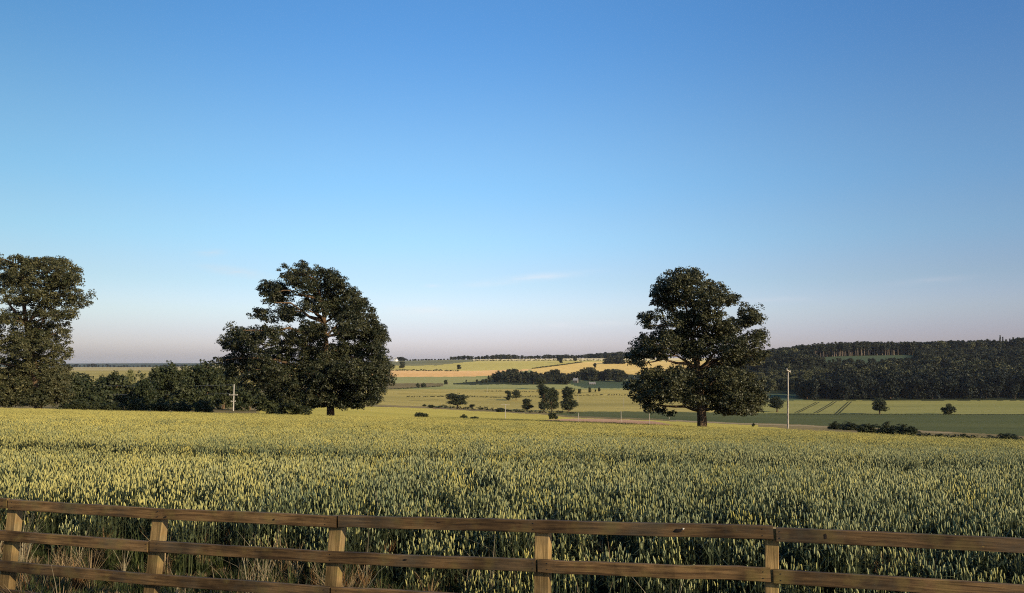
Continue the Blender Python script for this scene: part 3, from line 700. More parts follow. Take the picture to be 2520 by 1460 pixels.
Z5 = (1495.2, 621.6, .3222)
big_tree('broadleaf_tree', 'tall dark broadleaf tree with tiered crown and bare trunk beside the tall pole', 90, 1727, 1055, Z5,
    [(500,200,85,72),(640,190,105,62),(560,280,150,88),(420,300,90,88),(790,280,82,72),(860,370,85,75),(700,380,150,95),(925,350,58,38),(480,390,130,68),
     (1070,480,85,90),(1000,560,85,68),(1115,520,38,58),(1170,640,66,48),(1090,690,80,58),(1100,790,85,78),(320,500,70,48),(300,560,52,34),(440,560,66,48),
     (600,610,100,56),(760,640,105,60),(520,640,85,52),(900,640,78,46),(420,625,60,34),(1010,760,76,56),(600,520,140,78),(760,520,125,85),(880,600,105,78),(290,690,80,72),(420,700,105,80),(225,790,72,62),(350,770,105,66),(560,720,105,85),(230,850,48,32),
     (700,750,145,90),(880,720,105,85),(950,820,125,85),(190,1010,78,46),(320,960,105,90),(450,960,115,90),(255,1090,84,64),(380,1090,125,84),(520,1060,125,100),
     (330,1190,58,36),(450,1225,56,28),(650,960,135,112),(750,1080,125,125),(850,960,145,112),(980,960,125,105),(900,1120,135,100),(1050,1080,125,110),(1110,1000,68,78),
     (1140,1120,58,105),(1000,1195,145,50),(880,1200,95,46),(1140,1215,48,36),(600,1130,95,46)],
    [(722,1345,42),(722,1290,36),(716,1210,34),(706,1080,29),(690,900,24),(672,740,19),(640,620,14),(610,480,10),(590,330,6)],
    [(2, 15, [(600,1180),(450,1165),(320,1150)]), (2, 13, [(850,1190),(1000,1170),(1100,1150)]), (3, 12, [(560,1000),(380,1000)]), (4, 12, [(860,820),(1000,740),(1080,640)]),
     (5, 10, [(520,720),(340,700)]), (6, 8, [(760,500),(900,420)]), (6, 7, [(520,480),(420,380)])],
    [(590,410,26,22),(510,572,20,14),(1035,705,48,18),(700,722,20,16),(480,862,75,20),(330,880,55,18),(985,500,10,25),(970,660,26,16),(540,1150,60,14),(420,560,12,18),(690,440,14,10),(385,480,14,20),(1075,560,16,14)],
    M_LEAF, 31, dens=1.0)
Z2 = (504.0, 604.8, .3107)
big_tree('broadleaf_tree', 'large spreading dark broadleaf tree whose crown reaches down to the wheat', 109, 812, 1017, Z2,
    [(755,155,42,32),(700,230,70,50),(800,220,75,56),(900,215,56,46),(970,240,85,66),(1060,300,85,66),(850,330,130,85),(740,300,75,46),(1000,380,140,95),(1150,390,76,76),
     (520,320,66,46),(440,360,52,36),(600,340,76,56),(520,400,66,46),(580,440,76,56),(650,400,56,56),(470,550,80,46),(520,600,46,30),(650,520,85,66),(720,570,85,46),(620,590,46,22),
     (240,720,105,70),(370,690,85,62),(180,780,62,56),(300,800,115,76),(440,740,95,76),(160,920,62,42),(260,920,95,66),(400,880,105,85),(330,1000,105,76),(240,1010,66,46),
     (620,720,105,85),(760,740,125,95),(900,700,95,85),(1080,520,135,105),(840,470,56,40),(860,512,64,40),(815,425,56,40),(935,480,56,50),(900,655,60,46),(975,520,60,80),(890,400,60,42),(800,640,60,40),(1220,520,105,105),(1180,650,135,115),(1300,660,105,125),(1375,720,76,105),(1250,450,46,46),(1050,680,115,85),
     (600,860,125,105),(760,880,135,105),(920,860,135,115),(1080,840,125,105),(1240,820,135,125),(1370,860,85,115),(1415,950,80,105),(560,1000,135,95),(720,1040,145,105),(880,1030,145,115),
     (1050,1010,145,115),(1220,1000,145,125),(1350,1030,115,115),(1445,1060,56,66),(640,1140,125,85),(800,1170,135,85),(960,1165,135,95),(1120,1150,135,105),(1280,1150,125,95),(1395,1140,56,76),
     (1180,1250,145,42),(1320,1235,66,36),(850,1245,85,42),(940,1250,75,36),(1070,1258,85,32),(450,1080,95,66)],
    [(1000,1320,34),(995,1270,28),(985,1150,26),(975,1000,24),(965,860,21),(955,720,18),(950,610,14),(925,440,9),(880,280,5)],
    [(6, 11, [(900,570),(850,510),(780,420)]), (5, 10, [(1080,600),(1200,520)]), (4, 11, [(760,790),(620,745)]), (3, 12, [(780,960),(560,930),(350,850)]), (3, 11, [(1140,900),(1320,800)]), (2, 10, [(1150,1080),(1350,1050)])],
    [(755,355,36,26),(740,405,32,12),(850,560,44,20),(990,600,30,24),(890,760,24,18),(585,612,60,24),(1160,770,42,20),(515,640,34,26),(840,600,26,14),(700,480,18,10),(1040,580,30,14),(610,655,60,10),(1030,350,12,20)],
    M_LEAF, 47, dens=.95)
Z1 = (0.0, 588.0, .3452)
big_tree('poplar_tree', 'tall ragged grey green tree at the left end of the field with ivy thick base', 117, 95, 1004, Z1,
    [(350,180,120,56),(240,190,85,56),(120,190,76,56),(20,190,50,46),(480,230,85,56),(560,300,62,56),(460,320,95,76),(320,300,130,85),(180,300,100,85),(50,280,76,66),(-70,300,85,95),
     (560,410,46,56),(470,440,95,66),(350,420,105,76),(220,430,95,66),(90,440,46,46),(520,540,48,46),(440,550,76,46),(300,530,85,56),(150,580,105,56),(40,620,76,66),(-60,500,76,76),
     (260,640,95,56),(400,620,56,38),(465,665,40,22),(330,700,105,56),(180,720,115,66),(50,760,95,76),(400,760,62,46),(290,800,115,66),(360,850,56,46),(150,860,125,66),(30,900,105,76),(250,920,125,76),
     (370,930,56,66),(-60,700,76,95),(120,1010,135,85),(280,1030,135,85),(400,1040,85,95),(445,1100,56,76),(40,1080,115,95),(200,1130,145,66),(350,1140,115,56),(-70,1000,95,115),(60,1165,115,38),(-180,600,90,200),(-190,900,90,200)],
    [(275,1230,30),(270,1150,26),(250,950,24),(220,780,20),(190,620,16),(170,470,12),(160,330,8),(170,220,4)],
    [(4, 9, [(90,470),(40,380),(20,300)]), (3, 9, [(320,560),(450,430)]), (4, 8, [(300,420),(400,260)]), (2, 8, [(100,800),(0,700)])],
    [(75,390,26,30),(30,330,26,26),(25,480,28,40),(235,320,18,18),(205,520,18,14),(160,590,22,18),(70,640,22,22),(420,510,44,14),(380,590,30,12),(330,640,18,12),(280,570,16,12),(60,560,14,26),(420,680,40,12),(250,250,10,20)],
    M_LEAF2, 59, dens=.85)

def make_tree(kind, seed, leafmat, leaf, clump, nleaf, dens=1.0, barkm=None, joined=False, low=.28):
    """one tree of unit height standing on its base; returns (crown mesh, trunk mesh) or one joined mesh"""
    rg = np.random.default_rng(seed); b = MB(); t = b if joined else MB(); bm = 1 if joined else 0; L = []
    if kind == 'dome':
        for _ in range(22):
            a = rg.uniform(0, 6.28); z = rg.uniform(low, .82); r = .42 * math.sqrt(max(.08, 1 - ((z - .42) / .5) ** 2)) * rg.uniform(.35, .85)
            s = rg.uniform(.13, .20); L.append((r * math.cos(a), r * math.sin(a), z, s * 1.1, s * 1.1, s * .8))
        L.append((0, 0, .52, .30, .30, .34)); t.tube([[0, 0, -.04], [0, 0, .15], [.01, 0, .35], [0, .01, .6]], [.045, .035, .028, .01], 7, .5, bm)
    elif kind == 'tall':
        for _ in range(24):
            a = rg.uniform(0, 6.28); z = rg.uniform(low * .7, .88); r = .25 * math.sqrt(max(.1, 1 - ((z - .5) / .5) ** 2)) * rg.uniform(.3, .95)
            s = rg.uniform(.09, .15); L.append((r * math.cos(a), r * math.sin(a), z, s * 1.1, s * 1.1, s))
        L.append((0, 0, .55, .17, .17, .34)); t.tube([[0, 0, -.04], [0, 0, .12], [.01, 0, .4], [0, .01, .8]], [.03, .024, .018, .006], 7, .5, bm)
    elif kind == 'pine':
        for z in np.linspace(.52, .97, 7):
            r = .095 * (1.10 - z) / .5 + .012
            for _ in range(3):
                a = rg.uniform(0, 6.28); L.append((r * .8 * math.cos(a), r * .8 * math.sin(a), z - .02, r * .8 + .02, r * .8 + .02, .05))
        t.tube([[0, 0, -.04], [0, 0, .5], [0, 0, .95]], [.024, .018, .004], 6, .5, bm)
    elif kind == 'spruce':
        for z in np.linspace(.14, .97, 10):
            r = .16 * (1.04 - z) + .015
            for _ in range(3):
                a = rg.uniform(0, 6.28); L.append((r * .7 * math.cos(a), r * .7 * math.sin(a), z - .02, r * .8 + .01, r * .8 + .01, .045))
        t.tube([[0, 0, -.04], [0, 0, .5], [0, 0, .97]], [.018, .012, .003], 6, .5, bm)
    else:   # bush
        for _ in range(20):
            a = rg.uniform(0, 6.28); r = .36 * rg.uniform(0, 1) ** .5; z = rg.uniform(.08, .74) * (1 - r * .9); s = rg.uniform(.16, .25)
            L.append((r * math.cos(a), r * math.sin(a), z, s, s, s * .85))
        for _ in range(4): limb(t, (0, 0, -.05), (rg.uniform(-.2, .2), rg.uniform(-.2, .2), .5), .02, .006, rg, .02, 4, bm)
    foliage(b, L, rg, leaf, clump, nleaf, dens)
    mx = max(v[:, 2].max() for v in b.V)
    for v in b.V: v[:] = v / mx
    if t is not b:
        for v in t.V: v[:] = v / mx
    if kind in ('dome', 'tall') and not joined:
        for l in L[::2]: limb(t, (0, 0, .18 + .3 * rg.random() * l[2]), np.array(l[:3]) / mx, .014, .004, rg, .05, 4, bm)
    if joined: return b.mesh(kind + '_tree', [leafmat, barkm or M_BARK])
    return b.mesh(kind + '_crown', [leafmat]), t.mesh(kind + '_trunk', [barkm or M_BARK], True)

# ---- mid distance trees and bushes: crown and trunk each
MID = {key: [make_tree(k, 300 + 10 * i + j, lm, lf, cl, nl, ds, low=lo) for j in range(n)] for i, (key, k, lm, lf, cl, nl, ds, n, lo) in enumerate(
    [('dome', 'dome', M_HEDGE, .032, .062, 22, .9, 3, .26), ('tall', 'tall', M_HEDGE, .028, .052, 22, .9, 3, .22), ('bush', 'bush', M_HEDGE, .052, .10, 22, .9, 3, .1), ('full', 'bush', M_HEDGE, .036, .075, 22, 1.0, 3, .06)])}
LIGHT = [make_tree('tall', 401, M_LIGHTLEAF, .03, .06, 18, .6)]
_fresh = {}
def place_tree(kind, var, px, base, top, width, label, cat='tree', name=None, Y=None, light=False, group=None, depthw=None, rot=None):
    """px: centre, base/top rows and width in photo pixels; size follows from the distance"""
    p = spot(px, base, Y); Yp = p.y
    ptop = at(px, top, Yp).z; h = max(ptop - p.z, .4); w = width / F * Yp
    cm, tm = (LIGHT[0] if light else MID[kind][var % len(MID[kind])])
    d = cm; xs = np.empty(len(d.vertices) * 3, np.float32); d.vertices.foreach_get('co', xs); xs = xs.reshape(-1, 3); uw = xs[:, 0].max() - xs[:, 0].min()
    root = empty(name or {'dome': 'oak_tree', 'tall': 'ash_tree', 'bush': 'bush', 'full': 'hedge_tree'}[kind], p); root.rotation_euler.z = RNG.uniform(0, 6.28) if rot is None else rot
    s = w / uw; root.scale = (s, s, h)
    tag(root, label, cat, group)
    link('crown', cm, root); link('trunk' if kind != 'bush' else 'stems', tm, root)
    return root

# left hedge line behind the field
place_tree('full', 0, 168, 1004, 914, 96, 'rounded dark bush tree against the flank of the tall ragged tree', 'tree', Y=150)
place_tree('bush', 0, 285, 1004, 911, 120, 'dark domed bush with pointed top left of the thin pale tree', 'bush', Y=190)
place_tree('bush', 1, 222, 1004, 917, 116, 'dark low bush between the ragged tree and the domed bush', 'bush', Y=175)
place_tree('tall', 0, 326, 1004, 905, 26, 'thin pale spindly tree rising above the hedge', 'tree', Y=200, light=True, name='young_tree')
place_tree('bush', 2, 352, 1004, 911, 60, 'small dark bush just right of the thin pale tree', 'bush', Y=215)
place_tree('full', 1, 421, 1004, 886, 112, 'broad green tree with rounded top in the middle of the field hedge', 'tree', Y=180)
place_tree('full', 1, 506, 1004, 883, 124, 'wide dark tree in the field hedge directly behind the pole with two crossarms', 'tree', Y=195)
place_tree('bush', 0, 366, 1004, 928, 90, 'mid green bush in front of the broad green hedge tree', 'bush', Y=150)
place_tree('bush', 1, 468, 1004, 925, 96, 'bush filling the hedge between two rounded trees', 'bush', Y=160)
place_tree('bush', 2, 545, 1006, 925, 90, 'green bush beside the pole with two crossarms', 'bush', Y=262)
place_tree('full', 2, 556, 1004, 891, 88, 'dark tree in the hedge half hidden by the low shoulder of the spreading tree', 'tree', Y=205)
place_tree('bush', 0, 618, 1004, 938, 110, 'dark bush right of the crossarm pole under the spreading tree', 'bush', Y=192)
place_tree('bush', 1, 676, 1010, 946, 96, 'dark bush in the shade left of the spreading tree trunk', 'bush', Y=140)
place_tree('bush', 2, 728, 1014, 968, 84, 'low bush nearest to the spreading tree trunk', 'bush', Y=132)
place_tree('bush', 2, 255, 1004, 920, 92, 'dark bush filling the hedge behind the domed bush', 'bush', Y=208)
place_tree('bush', 1, 318, 1004, 923, 84, 'dark bush directly under the thin pale tree', 'bush', Y=222)
place_tree('bush', 0, 388, 1004, 915, 74, 'tall dark bush on the left flank of the broad green hedge tree', 'bush', Y=214)
for i, (px, tp, w) in enumerate([(195, 982, 60), (245, 988, 52), (290, 985, 56), (345, 978, 60), (402, 980, 56), (455, 984, 54), (505, 982, 58)]):
    place_tree('bush', i, px, 1004, tp, w, 'low pale green shrub along the foot of the field hedge', 'shrub', name='shrub', Y=128, group='shrubs along the foot of the field hedge')
# valley trees
place_tree('dome', 0, 1127, 1003, 967, 62, 'domed oak standing alone on the hedge line across the valley', 'tree')
place_tree('tall', 1, 1163, 1004, 995, 15, 'small dark tree just right of the domed oak', 'tree')
place_tree('tall', 2, 1251, 986, 960, 20, 'dark narrow tree on the left of a close pair in the valley pasture', 'tree')
place_tree('dome', 2, 1270, 985, 958, 25, 'round headed pale tree on the right of a close pair in the valley pasture', 'tree')
place_tree('tall', 0, 1297, 1008, 981, 31, 'short dark tree left of the tallest valley tree', 'tree')
place_tree('tall', 2, 1338, 1014, 947, 40, 'tallest valley tree, dark, with a forked lower crown', 'tree')
place_tree('tall', 1, 1357, 1013, 953, 36, 'tall tree touching the right side of the tallest valley tree', 'tree')
place_tree('tall', 0, 1398, 1012, 951, 44, 'tall oval tree standing apart right of the tallest valley tree', 'tree')
place_tree('tall', 2, 1330, 958, 928, 32, 'dark tree at the corner of the valley wood above the tallest tree', 'tree')
place_tree('tall', 1, 1425, 970, 957, 11, 'small dark tree on the field line, first to the right of the oval tree', 'tree')
place_tree('tall', 0, 1450, 966, 953, 8, 'thin small tree on the field line, second from the oval tree', 'tree')
place_tree('bush', 0, 1464, 964, 958, 5, 'tiny bush on the field line below the farmhouse wood', 'bush')
place_tree('dome', 1, 1473, 966, 953, 9, 'small round tree on the field line, farthest from the oval tree', 'tree')
place_tree('dome', 2, 1907, 1013, 974, 44, 'spreading small tree between the tiered tree and the tall pole', 'tree')
place_tree('dome', 0, 2157, 1018, 979, 42, 'round dark tree with short trunk on the edge of the yellow field', 'tree')
place_tree('bush', 1, 2325, 1018, 992, 38, 'round dark bush without visible trunk on the edge of the yellow field', 'bush')
for i, (px, b, t, w, lab) in enumerate([(1037, 1029, 1014, 42, 'wide low bush in the barley right of the spreading tree'), (1142, 1031, 1019, 24, 'small rounded bush in the barley, left of two'),
        (1170, 1031, 1024, 24, 'flat low bush in the barley, right of two'), (1360, 1030, 1014, 30, 'bush at the corner of the bare soil below the valley trees'),
        (2047, 1053, 1038, 28, 'small dark bush, first of the clump right of the tall pole'), (2080, 1055, 1038, 34, 'dark bush, second of the clump right of the tall pole'),
        (2127, 1066, 1044, 52, 'dark green bush in the middle of the clump right of the tall pole'), (2172, 1070, 1040, 44, 'tallest dark bush of the clump right of the tall pole'),
        (2212, 1072, 1044, 52, 'rounded dark bush at the far right of the clump beside the track'), (2298, 1077, 1069, 28, 'tiny low bush at the wheat edge right of the bush clump'),
        (2358, 1080, 1068, 26, 'small bush at the wheat edge below the round field bush'), (2425, 1086, 1072, 50, 'long low bush at the wheat edge near the right side'), (2465, 1087, 1067, 56, 'larger dark bush at the wheat edge at the far right'),
        (1064, 1003, 996, 20, 'low bush on the hedge line left of the domed oak'), (1046, 999, 994, 10, 'tiny bush at the left end of the hedge line'), (1232, 1013, 1003, 26, 'low dark bush on the hedge line behind the plain crossarm pole'),
        (1030, 953, 942, 12, 'small brown bush left of a pair on the rough bank'), (1044, 953, 941, 14, 'small brown bush right of a pair on the rough bank'), (1098, 946, 934, 13, 'small dark bush on the rough bank by the valley wood'),
        (1848, 1048, 1040, 10, 'tiny bush on the grass margin right of the tiered tree trunk')]):
    f = 1.3 if 2040 < px < 2500 else 1.0; place_tree('bush', i, px, b + (2 if f > 1 else 0), b - (b - t) * (1.12 if f > 1 else 1), w * f, lab, 'bush')

# ---- hedges: one thing per hedge line
def hedge(pts, h, w, label, seed, step=1.0):
    rg = np.random.default_rng(seed); b = MB(); P = [spot(px, row) for px, row in pts]; L = []
    for a, c in zip(P[:-1], P[1:]):
        n = max(2, int((c - a).length / (w * step)))
        for i in range(n):
            q = a + (c - a) * ((i + rg.random()) / n); hh = h * rg.uniform(.45, 1.25)
            L.append((q.x - P[0].x, q.y - P[0].y, ground1(q.x, q.y) - P[0].z + hh * .42, w * rg.uniform(.5, .9), w * .6, hh * .5))
    foliage(b, L, rg, w * .32, w * .42, 9, .6)
    o = link('hedge', b.mesh('hedge', [M_FAR]), None, P[0]); tag(o, label, 'hedge'); return o
hedge([(1162, 889), (1300, 888), (1450, 888), (1548, 888)], 3.5, 5, 'long straight hedge below the pale field under the skyline trees', 1)
hedge([(960, 912.5), (1040, 913), (1130, 914)], 3.0, 4, 'low broken hedge along the top of the orange stubble field', 2)
hedge([(1310, 908), (1380, 899.5), (1432, 892.5)], 2.5, 4, 'hedge slanting up the hill between green hay and golden crop', 3)
hedge([(1050, 1001), (1090, 1003.5), (1180, 1007.5), (1245, 1011)], 1.9, 2.2, 'dark hedge across the valley under the domed oak', 4)
hedge([(1245, 1011.5), (1310, 1014.5), (1420, 1017)], 1.4, 2.2, 'ragged hedge from the plain crossarm pole towards the tallest valley tree', 5)
hedge([(1000, 977), (1120, 975), (1240, 979), (1330, 975)], 1.2, 1.6, 'thin low hedge across the pasture above the domed oak', 6, 1.6)
hedge([(1190, 963), (1300, 964), (1420, 966)], 1.0, 1.6, 'thin low hedge across the upper pasture left of the oval tree', 7, 1.6)
hedge([(1405, 974), (1480, 972.5), (1560, 973)], 1.2, 2.0, 'thin hedge across the pasture right of the oval tree', 8, 1.4)
hedge([(2030, 1053), (2110, 1058), (2240, 1072), (2400, 1084), (2500, 1087)], .9, 1.2, 'scrubby hedge strip behind the wheat edge on the right', 9)
hedge([(1900, 1019), (2100, 1019), (2300, 1020), (2560, 1020)], .35, .8, 'low grassy hedge between the yellow field and the dark field', 10, 1.5)
hedge([(940, 959), (1010, 956), (1085, 951)], 1.2, 2.0, 'brown scrubby hedge below the rough bank', 11, 1.3)

# ---- far trees (too small to show parts): one mesh each, copies share it
FAR = {k: [make_tree(k, 500 + 10 * i + j, (lm if j != 1 else M_FARD) if i < 2 else lm, lf, cl, nl, ds, bk, True, low=.06) for j in range(n)] for i, (k, lm, lf, cl, nl, ds, bk, n) in enumerate(
    [('dome', M_FAR, .075, .10, 10, .8, M_BARK, 4), ('tall', M_FAR, .065, .09, 10, .8, M_BARK, 4), ('pine', M_PINE, .045, .06, 8, 1.0, M_PBARK, 4), ('spruce', M_PINE, .045, .06, 8, 1.0, M_PBARK, 2)])}
FAR['dark'] = [make_tree('dome' if k % 2 else 'tall', 560 + k, M_FARD, .07, .10, 10, .8, M_BARK, True, low=.04) for k in range(4)]
_proto = {}
def far_tree(kind, px, Y, h, aspect, label, group, name):
    v = RNG.integers(0, len(FAR[kind])); p = spot(px, Y=Y); key = (kind, int(v))
    if key not in _proto: _proto[key] = bpy.data.objects.new(name, FAR[kind][v])
    o = _proto[key] if key not in _fresh else _proto[key].copy(); _fresh[key] = 1
    o.name = name; COL.objects.link(o); o.location = p; o.rotation_euler.z = RNG.uniform(0, 6.28); o.scale = (h * aspect, h * aspect, h)
    tag(o, label, 'tree', group); return o
# skyline row
sky_pts = [(985, 876), (1010, 885), (1060, 884), (1095, 883), (1112, 877), (1140, 875), (1170, 876), (1215, 873), (1240, 872), (1300, 875), (1350, 873), (1400, 873), (1440, 872), (1460, 869), (1500, 866), (1550, 865)]
px = 985.0
while px < 1600:
    Y = 2520 + RNG.uniform(-60, 120); tp = np.interp(px, [p[0] for p in sky_pts], [p[1] for p in sky_pts]) + RNG.uniform(-1.2, 2.5)
    h = max(at(px, tp, Y).z - spot(px, Y=Y).z, 4)
    far_tree('dome', px, Y, h, RNG.uniform(.9, 1.3) * (1.9 if px < 1105 else 1.15), 'dark round topped tree in the long row along the far skyline', 'trees along the far skyline', 'skyline_tree')
    px += RNG.uniform(4.5, 9)
px = 150.0
while px < 460:
    far_tree('dark', px, 4350 + RNG.uniform(-150, 150), RNG.uniform(9, 17) * (1.25 if px < 280 else .8), RNG.uniform(1.3, 1.9), 'tiny dark tree in the line across the far plain below the blue hills', 'trees across the far plain', 'plain_tree')
    px += RNG.uniform(6, 12)
# wood in the middle of the valley
top_pts = [(1120, 933), (1150, 931), (1190, 929), (1215, 918), (1225, 909), (1262, 907), (1285, 910), (1300, 912), (1322, 914), (1341, 916), (1352, 909), (1365, 905), (1380, 910), (1390, 919), (1405, 916), (1425, 909), (1450, 898), (1460, 908), (1475, 914), (1490, 906), (1513, 907), (1532, 911), (1545, 922)]
for rowi, (Y0, f) in enumerate([(1330, 1.0), (1250, .92), (1170, .72)]):
    px = 1122.0
    while px < 1545:
        tp = np.interp(px, [p[0] for p in top_pts], [p[1] for p in top_pts]); Y = Y0 + RNG.uniform(-30, 30)
        if rowi == 2 and px > 1405: px += 12; continue
        g = spot(px, Y=Y); h = (at(px, tp, Y).z - g.z) * f * RNG.uniform(.86, 1.05)
        if h > 4: far_tree('dome' if RNG.random() < .6 else 'tall', px, Y, h, RNG.uniform(.8, 1.15), 'dark tree crowded into the small wood in the middle of the valley', 'trees of the valley wood', 'wood_tree')
        px += RNG.uniform(9, 15)
for (px, row, tp, asp, lab) in [(1130, 909, 897, 1.0, 'lone small tree in the hay field above the orange stubble'), (1378, 894, 875, .9, 'dark tree breaking the straight hedge under the skyline'), (1415, 889, 877, .9, 'small tree on the straight hedge just right of the darkest one'),
        (990, 906, 889, 1.0, 'bushy tree beside the white house'), (1463, 905, 893, .9, 'dark small tree in the golden field on the hill'), (1375, 887, 873, .9, 'skyline tree standing forward of the row')]:
    Y = depth_of(px, row); h = at(px, tp, Y).z - spot(px, Y=Y).z; far_tree('dome', px, Y, h, asp, lab, None, 'field_tree')
for k, px in enumerate((1488, 1497, 1505, 1514, 1522, 1531)):
    Y = depth_of(px, 896); far_tree('dome', px, Y, 13 + 3 * (k % 3), 1.0, 'small grey green tree in the short row across the golden hill', 'row of trees on the golden hill', 'field_tree')
# hanging wood on the right: front edge trees, plantation pines on top, everything between as one mass
px = 1968.0
while px < 2600:
    Y = 800 + RNG.uniform(-10, 22); far_tree('dark', px, Y, RNG.uniform(14, 24), RNG.uniform(.75, 1.1), 'dark leafy tree on the front edge of the hillside wood', 'front edge trees of the hillside wood', 'wood_tree')
    px += RNG.uniform(9, 16)
px = 1880.0
while px < 2240:
    Y = 1372 + RNG.uniform(-8, 45); far_tree('pine', px, Y, RNG.uniform(21, 26) * (1 if px < 2200 else .9), RNG.uniform(.85, 1.15), 'slim pine with bare pale stem in the hilltop plantation', 'pines of the hilltop plantation', 'pine_tree')
    px += RNG.uniform(3.0, 5.2)
px = 2235.0
while px < 2600:
    Y = 1395 + RNG.uniform(-10, 40); h = np.interp(px, [2240, 2330, 2400, 2480, 2600], [20, 22, 23, 26, 30]) * RNG.uniform(.8, 1.08)
    far_tree('spruce' if RNG.random() < .35 else 'dome', px, Y, h, RNG.uniform(.7, 1.0), 'dark tree on the hilltop skyline of the hillside wood', 'hilltop trees of the hillside wood', 'wood_tree')
    px += RNG.uniform(5, 9)
far_tree('spruce', 2460, 1385, 32, .5, 'tallest pointed conifer standing above the hillside wood skyline', None, 'conifer_tree')
far_tree('spruce', 2467, 1386, 29, .5, 'pointed conifer just right of the tallest one on the wood skyline', None, 'conifer_tree')
def build_wood():
    pts = []; n = 5200
    pxs = RNG.uniform(1790, 2640, n); Ys = np.sqrt(RNG.uniform(822 ** 2, 1600 ** 2, n)); used = []
    cell = set()
    for px, Y in zip(pxs, Ys):
        x = (px - CX) / F * Y; row = HZ + F * drop(x, Y)[0] / Y
        if (px < 1962 and Y < 905) or (px < 1862 and Y < 1010): continue
        if 1990 < px < 2250 and 1215 < Y < 1371: continue      # the open ride
        if px < 2240 and Y > 1350 and Y < 1400: continue
        c = (int(x // 11), int(Y // 12))
        if c in cell: continue
        cell.add(c); h = RNG.uniform(8, 14) if (px < 2060 and Y < 1150) else RNG.uniform(12, 25)
        if 1150 < Y < 1372 and px > 2000: h *= .6
        if 1040 < Y <= 1215 and 2030 < px < 2250: h = RNG.uniform(6, 9)
        used.append((x, Y, ground1(x, Y), h))
    A = np.array(used); print('wood trees', len(A))
    src = FAR['dome'] + FAR['tall'] + FAR['pine'] + [make_tree('dome', 590 + k, M_FARL, .075, .10, 10, .8, M_BARK, True, low=.06) for k in range(2)]
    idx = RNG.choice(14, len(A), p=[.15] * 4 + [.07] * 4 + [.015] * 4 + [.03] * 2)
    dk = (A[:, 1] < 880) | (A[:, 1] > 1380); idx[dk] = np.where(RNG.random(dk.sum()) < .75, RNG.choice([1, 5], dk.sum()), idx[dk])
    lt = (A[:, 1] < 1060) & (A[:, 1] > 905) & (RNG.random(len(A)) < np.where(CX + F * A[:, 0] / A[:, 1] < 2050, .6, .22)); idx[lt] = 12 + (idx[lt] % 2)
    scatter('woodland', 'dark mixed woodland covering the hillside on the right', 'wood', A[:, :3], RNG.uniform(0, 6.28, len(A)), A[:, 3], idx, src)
build_wood()

# ------------------------------------------------------------------ tractor lines in the yellow field and in the valley
M_LINE = ground_mat('tyre_track', (.035, .04, .018), (.06, .06, .025), .1, fine=1)
def track_strip(pts, wid, name):
    b = MB(); P = [spot(px, r) for px, r in pts]; pts2 = []
    for a, c in zip(P[:-1], P[1:]):
        for f in np.linspace(0, 1, 12)[:-1]: pts2.append(a + (c - a) * f)
    pts2.append(P[-1]); V = []
    for i, p in enumerate(pts2):
        t = (pts2[min(i + 1, len(pts2) - 1)] - pts2[max(i - 1, 0)]); t.z = 0; t.normalize(); s = Vector((-t.y, t.x, 0)) * wid / 2
        for q in (p - s, p + s): V.append((q.x, q.y, ground1(q.x, q.y) + .12))
    b.add(V, [[2 * i, 2 * i + 1, 2 * i + 3, 2 * i + 2] for i in range(len(pts2) - 1)])
    o = link(name, b.mesh(name, [M_LINE])); tag(o, kind='structure')
for pts in ([(1951, 1014.5), (1975, 1003), (1990, 996), (2003, 989)], [(1997, 1015.5), (2018, 1003.5), (2035, 994), (2045, 987.5)], [(2047, 1018.9), (2064, 1003.5), (2075, 994), (2082, 988)]):
    for off in (0, 7.5): track_strip([(a + off, r) for a, r in pts], 1.0, 'tractor_track')
for pts in ([(980, 968), (1060, 966), (1120, 967)], [(1130, 955.5), (1260, 956.5)], [(1010, 985), (1080, 983.5)], [(1180, 975), (1245, 976)], [(1530, 995), (1620, 996)], [(2150, 1000), (2260, 1000.5)]):
    track_strip(pts, 1.1, 'tractor_track')

# ------------------------------------------------------------------ poles, posts and wires
def pole_mat(name, c1, c2):
    return bark(name, c1, c2)
M_POLE = pole_mat('weathered_pole', (.22, .19, .15), (.36, .32, .26)); M_PALEPOLE = pole_mat('pale_pole', (.30, .27, .22), (.44, .40, .34)); M_CER, _n, _b = new_mat('insulator_glaze'); _b.inputs['Base Color'].default_value = (.5, .48, .45, 1); _b.inputs['Roughness'].default_value = .25
def pole(px, base, top, label, Y=None, arms=(), rad=None, lean=0.0, name='utility_pole', cat='pole', group=None, mat=None):
    mat = mat or M_POLE
    p = spot(px, base, Y); h = at(px, top, p.y).z - p.z; r = rad or h * .016 + .03
    root = empty(name, p); tag(root, label, cat, group)
    b = MB(); b.tube([[0, 0, -.5], [lean * h * .5, 0, h * .5], [lean * h, 0, h]], [r * 1.15, r, r * .78], 10, cap=True)
    link('shaft', b.mesh('shaft', [mat], True), root)
    for (zf, L, yaw, roll, pins) in arms:
        c = np.array([lean * h * zf, -r - .05, h * zf]); d = np.array([math.cos(yaw) * math.cos(roll), math.sin(yaw) * math.cos(roll), math.sin(roll)])
        a = MB(); y = np.cross([0, 0, 1], d); y /= np.linalg.norm(y); z = np.cross(d, y); M = np.stack([d, y, z], 1)
        a.box(c, [L / 2, .055, .06], M); arm = link('crossarm', a.mesh('crossarm', [mat]), root)
        for s in pins:
            q = MB(); e = c + d * s * L / 2; q.tube([e + [0, 0, .05], e + [0, 0, .09], e + [0, 0, .11], e + [0, 0, .18]], [.02, .02, .045, .03], 8, cap=True)
            link('insulator', q.mesh('insulator', [M_CER], True), arm)
    return root
pole(1931, 1063, 911, 'tall pale pole with short crossarm standing in the wheat edge on the right', Y=88, arms=[(.985, 1.35, R(55), R(-10), (-.9, .9))], rad=.088, lean=.035)
